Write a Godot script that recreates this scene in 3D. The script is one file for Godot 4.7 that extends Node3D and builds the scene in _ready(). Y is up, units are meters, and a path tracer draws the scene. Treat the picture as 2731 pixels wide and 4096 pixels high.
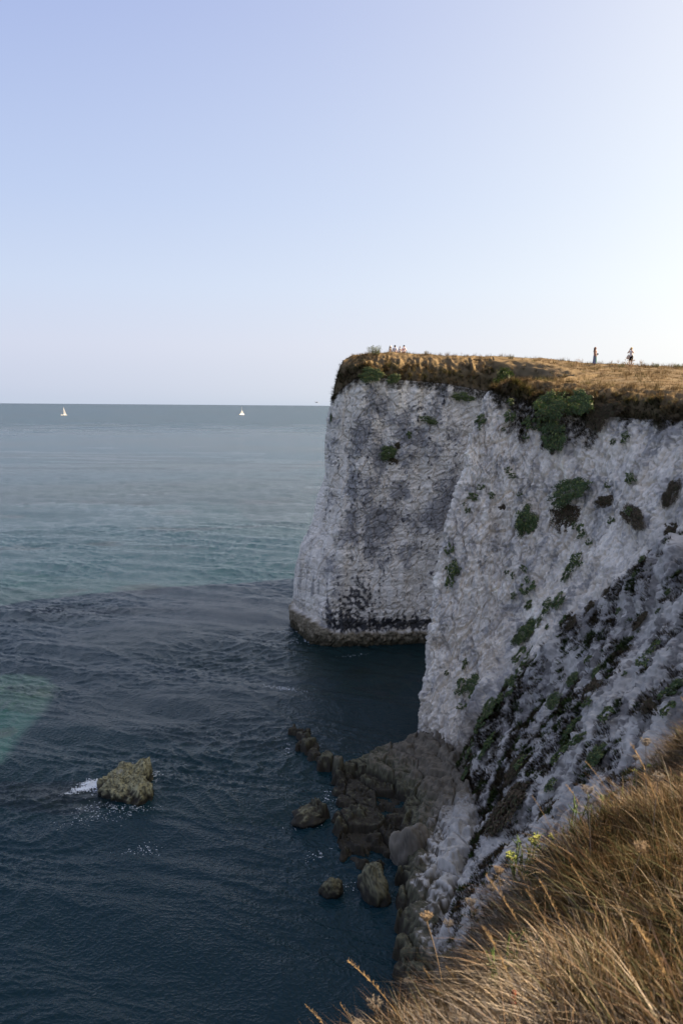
extends Node3D
# A chalk headland above the sea: cliffs, clifftop, grassy bank, sea, plants, people and boats.

const SUN_AZIMUTH := 73.0      # degrees to the right of the view
const SUN_HEIGHT := 31.8
const EYE := Vector3(0, 25, 0)

var rng := RandomNumberGenerator.new()
var soft := FastNoiseLite.new()      # smooth fractal
var plain := FastNoiseLite.new()     # smooth, one octave
var ridge := FastNoiseLite.new()
var cell := FastNoiseLite.new()      # one value for each block of rock
var facet := FastNoiseLite.new()     # sharp-edged lumps
var joint := FastNoiseLite.new()     # distance to the nearest joint between blocks
var mats := {}
var taken := {}

const CTRL := [
	[80.00, 28.50, -124.00, 80.00, 24.69, -124.54, 80.00, 20.88, -125.07, 80.00, 17.06, -125.61, 80.00, 13.25, -126.14, 80.00, 9.44, -126.68, 80.00, 5.62, -127.21, 80.00, 1.81, -127.75, 80.00, -2.00, -128.08],
	[20.00, 28.30, -118.00, 20.00, 24.51, -118.40, 20.00, 20.73, -118.80, 20.00, 16.94, -119.20, 20.00, 13.15, -119.61, 20.00, 9.36, -120.01, 20.00, 5.57, -120.41, 20.00, 1.79, -120.81, 20.00, -2.00, -121.06],
	[2.00, 28.00, -111.00, 1.25, 24.25, -111.40, 0.50, 20.50, -111.80, -0.25, 16.75, -112.21, -1.00, 13.00, -112.61, -1.75, 9.25, -113.01, -2.50, 5.50, -113.41, -3.25, 1.75, -113.81, -3.72, -2.00, -114.06],
	[2.00, 28.00, -100.00, 1.12, 24.25, -100.13, 0.23, 20.50, -100.27, -0.65, 16.75, -100.40, -1.54, 13.00, -100.54, -2.42, 9.25, -100.67, -3.30, 5.50, -100.80, -4.19, 1.75, -100.94, -4.74, -2.00, -101.02],
	[-0.87, 25.86, -87.00, -1.40, 22.38, -87.14, -1.78, 18.89, -87.37, -2.07, 15.41, -87.63, -3.10, 11.93, -87.95, -4.78, 8.45, -88.23, -5.19, 4.96, -88.47, -5.33, 1.48, -88.64, -4.98, -2.00, -88.95],
	[1.84, 27.97, -84.30, 1.58, 24.23, -84.07, 1.39, 20.48, -83.86, 1.15, 16.73, -83.57, 0.50, 12.99, -83.05, -0.68, 9.24, -82.41, -1.41, 5.49, -81.95, -1.75, 1.75, -81.52, -1.93, -2.00, -81.31],
	[5.77, 27.70, -84.40, 5.52, 23.99, -84.10, 5.26, 20.27, -83.80, 4.98, 16.56, -83.44, 4.63, 12.85, -82.97, 4.31, 9.14, -82.51, 4.04, 5.42, -82.12, 3.85, 1.71, -81.70, 3.77, -2.00, -81.43],
	[10.78, 27.35, -84.60, 10.62, 23.68, -84.29, 10.47, 20.01, -83.98, 10.30, 16.35, -83.65, 10.10, 12.68, -83.28, 9.90, 9.01, -82.93, 9.74, 5.34, -82.66, 9.60, 1.67, -82.40, 9.55, -2.00, -82.26],
	[15.98, 26.49, -84.90, 15.90, 22.93, -84.74, 15.83, 19.37, -84.57, 15.77, 15.81, -84.38, 15.72, 12.24, -84.15, 15.70, 8.68, -83.93, 15.72, 5.12, -83.71, 15.75, 1.56, -83.50, 15.76, -2.00, -83.36],
	[18.20, 27.00, -82.50, 17.88, 23.38, -82.27, 17.56, 19.75, -82.04, 17.23, 16.12, -81.82, 16.91, 12.50, -81.59, 16.59, 8.88, -81.36, 16.27, 5.25, -81.13, 15.94, 1.62, -80.90, 15.75, -2.00, -80.76],
	[18.00, 26.80, -71.50, 17.49, 23.20, -71.57, 16.98, 19.60, -71.63, 16.47, 16.00, -71.70, 15.96, 12.40, -71.77, 15.45, 8.80, -71.84, 14.94, 5.20, -71.90, 14.43, 1.60, -71.97, 14.11, -2.00, -72.01],
	[17.80, 26.60, -65.20, 17.06, 23.03, -64.97, 16.32, 19.45, -64.74, 15.58, 15.88, -64.51, 14.84, 12.30, -64.29, 14.10, 8.73, -64.06, 13.36, 5.15, -63.83, 12.63, 1.57, -63.60, 12.18, -2.00, -63.46],
	[15.20, 26.30, -61.60, 14.29, 22.76, -61.06, 13.37, 19.23, -60.52, 12.46, 15.69, -59.99, 11.54, 12.15, -59.45, 10.63, 8.61, -58.91, 9.71, 5.07, -58.37, 8.80, 1.54, -57.83, 8.24, -2.00, -57.51],
	[10.92, 26.21, -59.00, 9.36, 22.69, -58.02, 8.69, 19.16, -57.24, 7.52, 15.63, -56.41, 6.92, 12.11, -55.66, 6.55, 8.58, -55.02, 6.07, 5.05, -54.35, 5.85, 1.53, -53.68, 5.68, -2.00, -53.02],
	[14.20, 25.20, -57.00, 13.47, 21.80, -56.15, 12.73, 18.40, -55.31, 12.00, 15.00, -54.46, 11.26, 11.60, -53.62, 10.19, 8.20, -52.39, 8.83, 4.80, -50.82, 7.46, 1.40, -49.25, 6.66, -2.00, -48.32],
	[17.80, 24.40, -52.50, 16.97, 21.10, -51.88, 16.13, 17.80, -51.26, 15.14, 14.50, -50.53, 13.29, 11.20, -49.16, 11.44, 7.90, -47.79, 9.58, 4.60, -46.41, 7.73, 1.30, -45.04, 6.66, -2.00, -44.25],
	[20.80, 24.30, -46.00, 19.64, 21.01, -45.56, 18.23, 17.73, -45.03, 16.00, 14.44, -44.19, 13.77, 11.15, -43.35, 11.54, 7.86, -42.51, 9.31, 4.57, -41.67, 7.07, 1.29, -40.83, 5.79, -2.00, -40.35],
	[22.50, 24.60, -38.00, 20.69, 21.28, -37.80, 18.42, 17.95, -37.54, 15.86, 14.62, -37.26, 13.30, 11.30, -36.97, 10.74, 7.98, -36.69, 8.18, 4.65, -36.40, 5.62, 1.32, -36.11, 4.14, -2.00, -35.95],
	[21.00, 24.60, -28.00, 19.29, 21.28, -28.19, 17.28, 17.95, -28.41, 14.64, 14.62, -28.71, 11.99, 11.30, -29.00, 9.35, 7.98, -29.29, 6.70, 4.65, -29.59, 4.05, 1.32, -29.88, 2.52, -2.00, -30.05],
	[15.00, 24.00, -18.00, 13.70, 20.75, -18.37, 12.40, 17.50, -18.74, 10.39, 14.25, -19.32, 8.25, 11.00, -19.93, 6.11, 7.75, -20.54, 3.96, 4.50, -21.15, 1.82, 1.25, -21.76, 0.60, -2.00, -22.11],
	[6.20, 21.40, -9.60, 5.08, 18.47, -9.97, 3.96, 15.55, -10.35, 2.84, 12.62, -10.72, 1.91, 9.70, -11.03, 1.03, 6.77, -11.32, 0.16, 3.85, -11.62, -0.72, 0.93, -11.91, -1.18, -2.00, -12.06],
	[1.90, 20.80, -6.00, 1.11, 17.95, -5.68, 0.31, 15.10, -5.35, -0.48, 12.25, -5.03, -1.08, 9.40, -4.78, -1.66, 6.55, -4.55, -2.24, 3.70, -4.31, -2.83, 0.85, -4.07, -3.12, -2.00, -3.95],
	[-1.10, 20.80, -2.70, -1.73, 17.95, -1.94, -2.36, 15.10, -1.18, -2.99, 12.25, -0.42, -3.47, 9.40, 0.16, -3.94, 6.55, 0.72, -4.40, 3.70, 1.28, -4.86, 0.85, 1.83, -5.10, -2.00, 2.12],
	[-5.00, 21.00, 4.00, -5.64, 18.12, 4.96, -6.28, 15.25, 5.92, -6.92, 12.38, 6.88, -7.42, 9.50, 7.62, -7.90, 6.62, 8.34, -8.38, 3.75, 9.06, -8.85, 0.88, 9.78, -9.10, -2.00, 10.15],
	[-10.00, 21.00, 20.00, -10.64, 18.12, 20.64, -11.28, 15.25, 21.28, -11.92, 12.38, 21.92, -12.42, 9.50, 22.42, -12.90, 6.62, 22.90, -13.38, 3.75, 23.38, -13.85, 0.88, 23.85, -14.10, -2.00, 24.10],
]
const SUBS := [12, 12, 10, 18, 100, 80, 80, 80, 12, 10, 10, 12, 34, 110, 100, 130, 120, 90, 16, 10, 10, 10, 10, 10]
# direction from the rim towards the land, for each control column
const INLAND := [Vector2(0, 1), Vector2(0, 1), Vector2(0.8, 0.6), Vector2(1, 0), Vector2(0.9, -0.4), Vector2(0.35, -0.94), Vector2(0, -1), Vector2(0, -1), Vector2(0.15, -1), Vector2(0.8, -0.6), Vector2(1, -0.1), Vector2(0.9, 0.3), Vector2(0.8, 0.3), Vector2(0.97, -0.1), Vector2(0.75, -0.6), Vector2(0.75, -0.65), Vector2(0.9, -0.45), Vector2(1, -0.1), Vector2(1, 0.1), Vector2(0.9, 0.3), Vector2(0.7, 0.6), Vector2(0.7, 0.7), Vector2(0.75, 0.65), Vector2(0.9, 0.3), Vector2(1, 0)]

var cliff_points := PackedVector3Array()
var cliff_normals := PackedVector3Array()
var cliff_s := PackedFloat32Array()
var cliff_w := 0
const CLIFF_H := 380
var rim := PackedVector2Array()


func _ready() -> void:
	rng.seed = 7
	set_camera()
	set_sky()
	set_sun()
	set_noises()
	set_materials()
	build_cliffs()
	build_brow()
	build_plateau()
	build_sea()
	build_bank()
	build_shelf()
	build_far_grass()
	build_bank_grass()
	build_hanging_growth()
	build_slope_growth()
	build_cliff_plants()
	build_sea_rock()
	build_boulders()
	build_foam()
	build_people()
	build_boats()
	build_gull()
	build_clifftop_shrubs()
	build_bank_plants()


# ---------------------------------------------------------------- camera and light

func set_camera() -> void:
	var c := Camera3D.new()
	c.name = "camera"
	c.fov = rad_to_deg(2.0 * atan(2048.0 / 3183.0))
	c.near = 0.05
	c.far = 90000.0
	c.position = EYE
	c.rotation = Vector3(-atan(425.7 / 3183.0), 0, 0)
	add_child(c)
	c.rotate_object_local(Vector3(0, 0, 1), deg_to_rad(0.437))
	var a := CameraAttributesPhysical.new()
	a.exposure_aperture = 3.7
	a.frustum_focal_length = 12.0 * 3183.0 / 2048.0      # on a frame 24 mm high; this sets the angle of view too
	a.frustum_focus_distance = 60.0
	a.frustum_near = 0.05
	a.frustum_far = 90000.0
	c.attributes = a
	c.current = true


func sun_dir() -> Vector3:
	var a := deg_to_rad(SUN_AZIMUTH)
	var h := deg_to_rad(SUN_HEIGHT)
	return Vector3(sin(a) * cos(h), sin(h), -cos(a) * cos(h))


func set_sky() -> void:
	var w := 720
	var h := 360
	var im := Image.create_empty(w, h, false, Image.FORMAT_RGBAF)
	var s := sun_dir()
	var heights := [0.0, 1.2, 4.0, 8.0, 13.5, 25.0, 45.0, 90.0]
	var tones := [Vector3(0.48, 0.56, 0.73), Vector3(0.53, 0.595, 0.765), Vector3(0.59, 0.645, 0.82), Vector3(0.545, 0.65, 0.87), Vector3(0.45, 0.57, 0.85), Vector3(0.31, 0.415, 0.76), Vector3(0.27, 0.36, 0.67), Vector3(0.26, 0.34, 0.6)]
	for j in h:
		var el := PI * (0.5 - (j + 0.5) / h)
		for i in w:
			var az := TAU * (i + 0.5) / w
			var d := Vector3(sin(az) * cos(el), sin(el), -cos(az) * cos(el))
			var e := rad_to_deg(maxf(el, 0.0))
			var k := 0
			while k < 6 and e > heights[k + 1]:
				k += 1
			var c: Vector3 = tones[k].lerp(tones[k + 1], clampf((e - heights[k]) / (heights[k + 1] - heights[k]), 0, 1))
			var ang := rad_to_deg(acos(clampf(d.dot(s), -1, 1)))
			var g := exp(-ang / 22.0) * (1.0 + 0.7 * exp(-e / 15.0))
			c += Vector3(3.2, 2.8, 1.35) * g
			im.set_pixel(i, j, Color(c.x, c.y, c.z, 1))
	var m := PanoramaSkyMaterial.new()
	m.panorama = ImageTexture.create_from_image(im)
	var sky := Sky.new()
	sky.sky_material = m
	var e := Environment.new()
	e.background_mode = Environment.BG_SKY
	e.sky = sky
	e.tonemap_mode = Environment.TONE_MAPPER_LINEAR
	e.tonemap_exposure = 3.2      # exposed for the shaded cliffs
	e.background_energy_multiplier = 1.0 / 3.2
	e.sdfgi_enabled = true
	e.ssao_enabled = true
	e.ssil_enabled = true
	var we := WorldEnvironment.new()
	we.name = "environment"
	we.environment = e
	add_child(we)


func set_sun() -> void:
	var l := DirectionalLight3D.new()
	l.name = "sun"
	l.light_energy = 1.6
	l.light_color = Color(1.0, 0.90, 0.76)
	l.light_angular_distance = 0.6
	l.shadow_enabled = true
	add_child(l)
	l.look_at_from_position(Vector3.ZERO, -sun_dir(), Vector3.UP)


# ---------------------------------------------------------------- helpers

func set_noises() -> void:
	for n in [soft, plain, ridge, cell, facet, joint]:
		n.seed = 11
		n.frequency = 1.0
		n.fractal_type = FastNoiseLite.FRACTAL_NONE
		n.noise_type = FastNoiseLite.TYPE_SIMPLEX_SMOOTH
	soft.fractal_type = FastNoiseLite.FRACTAL_FBM
	soft.fractal_octaves = 4
	ridge.fractal_type = FastNoiseLite.FRACTAL_RIDGED
	ridge.fractal_octaves = 4
	for n in [cell, joint]:
		n.noise_type = FastNoiseLite.TYPE_CELLULAR
		n.cellular_jitter = 1.0
		n.cellular_distance_function = FastNoiseLite.DISTANCE_EUCLIDEAN
	facet.noise_type = FastNoiseLite.TYPE_CELLULAR
	facet.cellular_jitter = 1.0
	facet.cellular_distance_function = FastNoiseLite.DISTANCE_MANHATTAN
	facet.cellular_return_type = FastNoiseLite.RETURN_DISTANCE
	cell.cellular_return_type = FastNoiseLite.RETURN_CELL_VALUE
	joint.cellular_return_type = FastNoiseLite.RETURN_DISTANCE2_SUB


func mat(called: String, rough := 0.95, spec := 0.3) -> StandardMaterial3D:
	var m := StandardMaterial3D.new()
	m.resource_name = called
	m.vertex_color_use_as_albedo = true
	m.albedo_color = Color.WHITE
	m.roughness = rough
	m.metallic_specular = spec
	mats[called] = m
	return m


func noise_texture(f: float, type: int, fractal: int, octaves: int, size := 1024, normal := false, bump := 8.0) -> NoiseTexture2D:
	var n := FastNoiseLite.new()
	n.seed = 5
	n.noise_type = type
	n.frequency = f
	n.fractal_type = fractal
	n.fractal_octaves = octaves
	var t := NoiseTexture2D.new()
	t.width = size
	t.height = size
	t.seamless = true
	t.noise = n
	t.as_normal_map = normal
	t.bump_strength = bump
	return t


func set_materials() -> void:
	var chalk := mat("chalk", 0.95, 0.25)
	mat("turf", 1.0, 0.1)
	mat("rock", 0.8, 0.4)
	mat("foam", 0.9, 0.3)
	var g := mat("grass", 0.75, 0.3)
	g.backlight_enabled = true
	g.backlight = Color(0.6, 0.55, 0.45)
	g.cull_mode = BaseMaterial3D.CULL_DISABLED
	var lf := mat("leaf", 0.55, 0.4)
	lf.backlight_enabled = true
	lf.backlight = Color(0.4, 0.5, 0.2)
	lf.cull_mode = BaseMaterial3D.CULL_DISABLED
	mat("cloth", 0.9, 0.2)
	mat("skin", 0.6, 0.4)
	var sl := mat("sail", 0.8, 0.2)
	sl.backlight_enabled = true
	sl.backlight = Color(0.8, 0.8, 0.78)
	mat("paint", 0.35, 0.5)
	var sea := mat("sea", 0.05, 0.21)
	sea.normal_enabled = true
	sea.normal_texture = noise_texture(0.018, FastNoiseLite.TYPE_SIMPLEX_SMOOTH, FastNoiseLite.FRACTAL_RIDGED, 4, 2048, true, 8.0)
	sea.normal_scale = 0.6
	for k in 3:
		var far: StandardMaterial3D = sea.duplicate()
		far.resource_name = ["sea_mid", "sea_out", "sea_far"][k]
		far.roughness = [0.13, 0.2, 0.28][k]
		far.normal_scale = 0.7
		far.metallic_specular = [0.23, 0.26, 0.28][k]
		mats[far.resource_name] = far


func tag(o: Node3D, label: String, category := "", group := "", kind := "") -> Node3D:
	if label:
		o.set_meta("label", label)
	if category:
		o.set_meta("category", category)
	if group:
		o.set_meta("group", group)
	if kind:
		o.set_meta("kind", kind)
	return o


func numbered(called: String) -> String:
	var n: int = taken.get(called, 0)
	taken[called] = n + 1
	return called if n == 0 else "%s_%03d" % [called, n]


func put(called: String, mesh: Mesh, material: String, parent: Node = self) -> MeshInstance3D:
	var o := MeshInstance3D.new()
	o.name = numbered(called) if parent == self else called
	o.mesh = mesh
	if material:
		o.material_override = mats[material]
	parent.add_child(o, true)
	return o


func thing(called: String, at: Vector3) -> Node3D:
	var o := Node3D.new()
	o.name = numbered(called)
	o.position = at
	add_child(o)
	return o


# A sheet of w x h points as one mesh; keep[i] = 0 leaves the cell at i out. Normals point to the side of `side`.
func sheet(p: PackedVector3Array, c: PackedColorArray, w: int, h: int, side: Vector3, uv := PackedVector2Array(), keep := PackedByteArray()) -> ArrayMesh:
	var n := PackedVector3Array()
	n.resize(p.size())
	var total := Vector3.ZERO
	for j in h:
		var ju := maxi(j - 1, 0) * w
		var jd := mini(j + 1, h - 1) * w
		for i in w:
			var v := (p[jd + i] - p[ju + i]).cross(p[j * w + mini(i + 1, w - 1)] - p[j * w + maxi(i - 1, 0)])
			n[j * w + i] = v.normalized()
			total += v
	var flip := total.dot(side) < 0.0
	if flip:
		for i in n.size():
			n[i] = -n[i]
	var index := PackedInt32Array()
	index.resize((w - 1) * (h - 1) * 6)
	var k := 0
	for j in h - 1:
		for i in w - 1:
			var a := j * w + i
			if keep.size() and keep[a] == 0:
				continue
			var b := a + 1
			var d := a + w
			if flip:
				index[k] = a; index[k + 1] = d; index[k + 2] = b; index[k + 3] = b; index[k + 4] = d; index[k + 5] = d + 1
			else:
				index[k] = a; index[k + 1] = b; index[k + 2] = d; index[k + 3] = b; index[k + 4] = d + 1; index[k + 5] = d
			k += 6
	index.resize(k)
	var arrays := []
	arrays.resize(Mesh.ARRAY_MAX)
	arrays[Mesh.ARRAY_VERTEX] = p
	arrays[Mesh.ARRAY_NORMAL] = n
	arrays[Mesh.ARRAY_COLOR] = c
	if uv.size():
		arrays[Mesh.ARRAY_TEX_UV] = uv
	arrays[Mesh.ARRAY_INDEX] = index
	var m := ArrayMesh.new()
	m.add_surface_from_arrays(Mesh.PRIMITIVE_TRIANGLES, arrays)
	return m


func spline(a: Vector3, b: Vector3, c: Vector3, d: Vector3, t: float) -> Vector3:
	return 0.5 * (2.0 * b + (c - a) * t + (2.0 * a - 5.0 * b + 4.0 * c - d) * t * t + (3.0 * b - a - 3.0 * c + d) * t * t * t)


func ctrl(j: int, k: int) -> Vector3:
	var r: Array = CTRL[clampi(j, 0, CTRL.size() - 1)]
	var q := clampi(k, 0, 8) * 3
	return Vector3(r[q], r[q + 1], r[q + 2])


func col_at(s: float, k: int) -> Vector3:
	var j := mini(int(s), CTRL.size() - 2)
	return spline(ctrl(j - 1, k), ctrl(j, k), ctrl(j + 1, k), ctrl(j + 2, k), s - j)


func gauss(x: float, y: float, cx: float, cy: float, rx: float, ry: float) -> float:
	return exp(-((x - cx) * (x - cx) / (rx * rx) + (y - cy) * (y - cy) / (ry * ry)))


# ---------------------------------------------------------------- cliffs

func build_cliffs() -> void:
	for j in CTRL.size() - 1:
		for i in SUBS[j]:
			cliff_s.append(j + float(i) / SUBS[j])
	cliff_s.append(CTRL.size() - 1.0)
	cliff_w = cliff_s.size()
	var w := cliff_w
	var base := PackedVector3Array()
	base.resize(w * CLIFF_H)
	for i in w:
		var rows := []
		for k in 9:
			rows.append(col_at(cliff_s[i], k))
		rim.append(Vector2(rows[0].x, rows[0].z))
		for r in CLIFF_H:
			var t := 8.0 * r / (CLIFF_H - 1)
			var k := mini(int(t), 7)
			base[r * w + i] = spline(rows[maxi(k - 1, 0)], rows[k], rows[k + 1], rows[mini(k + 2, 8)], t - k)
	var p := base.duplicate()
	var c := PackedColorArray()
	c.resize(p.size())
	cliff_normals.resize(p.size())
	for r in CLIFF_H:
		var ru := maxi(r - 2, 0) * w
		var rd := mini(r + 2, CLIFF_H - 1) * w
		for i in w:
			var a := r * w + i
			var q := base[a]
			var along := base[r * w + mini(i + 2, w - 1)] - base[r * w + maxi(i - 2, 0)]
			var n := along.cross(base[ru + i] - base[rd + i]).normalized()
			cliff_normals[a] = n
			var s := cliff_s[i]
			if s > 3.0 and s < 9.0:
				c[a] = headland_rock(q, n, s, r, p, a)
			elif s >= 12.0 and s < 19.2:
				c[a] = near_rock(q, n, s, r, p, a)
			else:
				p[a] = q + n * (soft.get_noise_3d(q.x * 0.2, q.y * 0.12, q.z * 0.2) * 0.9)
				c[a] = Color(0.76, 0.7, 0.62)
	cliff_points = p
	# two pieces that meet in the hidden back of the cove
	var cut := 0
	while cliff_s[cut] < 10.0:
		cut += 1
	for piece in 2:
		var i0 := 0 if piece == 0 else cut
		var i1 := cut if piece == 0 else w - 1
		var pw := i1 - i0 + 1
		var pp := PackedVector3Array()
		var pc := PackedColorArray()
		for r in CLIFF_H:
			pp.append_array(p.slice(r * w + i0, r * w + i1 + 1))
			pc.append_array(c.slice(r * w + i0, r * w + i1 + 1))
		var o := put("headland_cliff" if piece == 0 else "cove_cliff", sheet(pp, pc, pw, CLIFF_H, Vector3(-1, 0, 0.3)), "chalk")
		tag(o, "sheer white chalk headland stained grey, dropping to the dark cove" if piece == 0 else "nearer white chalk face dotted with green plants beside the grass bank", "", "", "structure")


func headland_rock(q: Vector3, n: Vector3, s: float, r: int, p: PackedVector3Array, a: int) -> Color:
	var big := soft.get_noise_3d(q.x * 0.16, q.y * 0.08, q.z * 0.16)
	var flute := plain.get_noise_3d(q.x * 0.6, q.y * 0.09, q.z * 0.6)
	var warp := plain.get_noise_3d(q.x * 0.8, q.y * 0.8, q.z * 0.8 + 40.0) * 0.35
	var bx := q.x * 0.95 + warp
	var bz := q.z * 0.95
	var by := q.y * 1.5 + warp
	var block := cell.get_noise_3d(bx, by, bz)
	var gap := joint.get_noise_3d(bx, by, bz) + 1.0
	var chip := cell.get_noise_3d(q.x * 3.4 + warp, q.y * 2.8 + warp, q.z * 3.4)
	var fine := soft.get_noise_3d(q.x * 1.8, q.y * 1.8, q.z * 1.8)
	var grit := plain.get_noise_3d(q.x * 6.5, q.y * 6.0, q.z * 6.5)
	var bed := plain.get_noise_2d(q.y * 1.3 + warp * 0.5, 3.0)
	var smooth_low := smoothstep(11.0, 8.0, q.y) * smoothstep(3.5, 5.0, q.y)      # the smooth lower wall
	var left := smoothstep(5.0, 4.7, s)                                            # the smoother seaward flank
	var rough := (1.0 - 0.6 * smooth_low) * (1.0 - 0.6 * left)
	var d := big * 0.6 + flute * 0.2 + block * 0.08 * rough + chip * 0.05 * rough + fine * 0.05 + bed * 0.06 * (1.0 - left) + grit * 0.025
	d -= 0.16 * (1.0 - smoothstep(0.0, 0.13, gap)) * rough + 0.08 * facet.get_noise_3d(q.x * 1.9, q.y * 1.7 + warp, q.z * 1.9) * rough
	var upright := joint.get_noise_3d(q.x * 0.8 + warp, q.y * 0.2, q.z * 0.8) + 1.0
	var bedding := absf(fposmod((q.y + warp * 0.4) / 1.25, 1.0) - 0.5) * 2.0
	d -= 0.18 * (1.0 - smoothstep(0.0, 0.06, upright)) + 0.07 * smoothstep(0.88, 0.97, bedding)
	# wave-cut ledge at the foot with a notch above it
	var lip := 1.35 + 0.2 * plain.get_noise_2d(q.x * 0.9, q.z * 0.9) + 0.9 * smoothstep(0.5, -3.5, q.x)
	var ledge := smoothstep(lip + 0.1, lip - 0.1, q.y)
	d += ledge * 0.34 - 0.3 * smoothstep(lip + 1.4, lip + 0.3, q.y) * (1.0 - ledge)
	d += ledge * (plain.get_noise_3d(q.x * 1.6, q.y * 1.0, q.z * 1.6) * 0.16 + grit * 0.03)
	var rim_fade := smoothstep(0.0, 14.0, float(r))
	p[a] = q + n * d * lerpf(0.5, 1.0, rim_fade)
	# colour: clean chalk, grey lichen on single chips, a black band above the tide and olive weed below it
	var tone := 1.0 + 0.08 * block + 0.09 * chip + 0.14 * fine + 0.1 * grit
	var col := Color(0.86, 0.765, 0.63) * tone
	col = col.lerp(Color(0.52, 0.44, 0.33), 0.5 * smoothstep(0.1, 0.5, soft.get_noise_3d(q.x * 0.5 + 9.0, q.y * 0.9, q.z * 0.5)))
	var stain := soft.get_noise_3d(q.x * 0.3 + 31.0, q.y * 0.26, q.z * 0.3) * 1.5
	stain += 0.6 * gauss(q.x, q.y, 6.0, 22.0, 5.0, 3.2) + 0.55 * gauss(q.x, q.y, 3.0, 17.5, 2.6, 3.5) + 0.65 * gauss(q.x, q.y, 10.0, 14.0, 5.0, 2.6) + 0.7 * gauss(q.x, q.y, 2.0, 12.0, 2.6, 2.2) + 0.4 * gauss(q.x, q.y, 7.0, 9.8, 6.0, 1.2)
	stain -= 0.7 * gauss(q.x, q.y, 7.0, 6.5, 7.0, 2.2) + 0.45 * left + 0.45 * gauss(q.x, q.y, 8.0, 17.5, 2.5, 1.6) + 0.5 * smoothstep(25.0, 27.0, q.y)
	var lich := smoothstep(0.1, 0.4, stain + chip * 0.4 + block * 0.15 + fine * 0.7 + grit * 0.35 - 0.12)
	col = col.lerp(Color(0.16, 0.155, 0.16), 0.7 * lich)
	col = col.lerp(Color(0.3, 0.285, 0.275), 0.3 * smoothstep(-0.2, 0.5, stain))
	var streak := plain.get_noise_3d(q.x * 1.5, q.y * 0.12, q.z * 1.5)
	var black := 0.8 * gauss(q.x, q.y, 0.8, 3.2, 2.6, 1.8) + 1.0 * gauss(q.x, q.y, 6.0, 2.1, 9.0, 0.7) + 0.5 * gauss(q.x, q.y, 2.0, 5.5, 2.5, 1.5) - 0.35 + streak * 0.4 + fine * 0.9 + chip * 0.2 + grit * 0.2 - 1.2 * smoothstep(-1.2, -3.2, q.x)
	col = col.lerp(Color(0.03, 0.03, 0.034), 0.93 * smoothstep(0.0, 0.42, black))
	col = col.lerp(Color(0.16, 0.16, 0.17), 0.6 * smoothstep(0.15, 0.4, streak + fine * 0.5) * gauss(q.x, q.y, -3.0, 5.0, 3.0, 4.0))
	if ledge > 0.01:
		var weed := smoothstep(1.2, 0.5, q.y + fine * 0.7)
		var tan := Color(0.25, 0.205, 0.135) * (1.0 + 0.5 * fine + 0.25 * grit)
		col = col.lerp(tan.lerp(Color(0.04, 0.035, 0.02), weed * 0.85), ledge)
	return col


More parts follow.
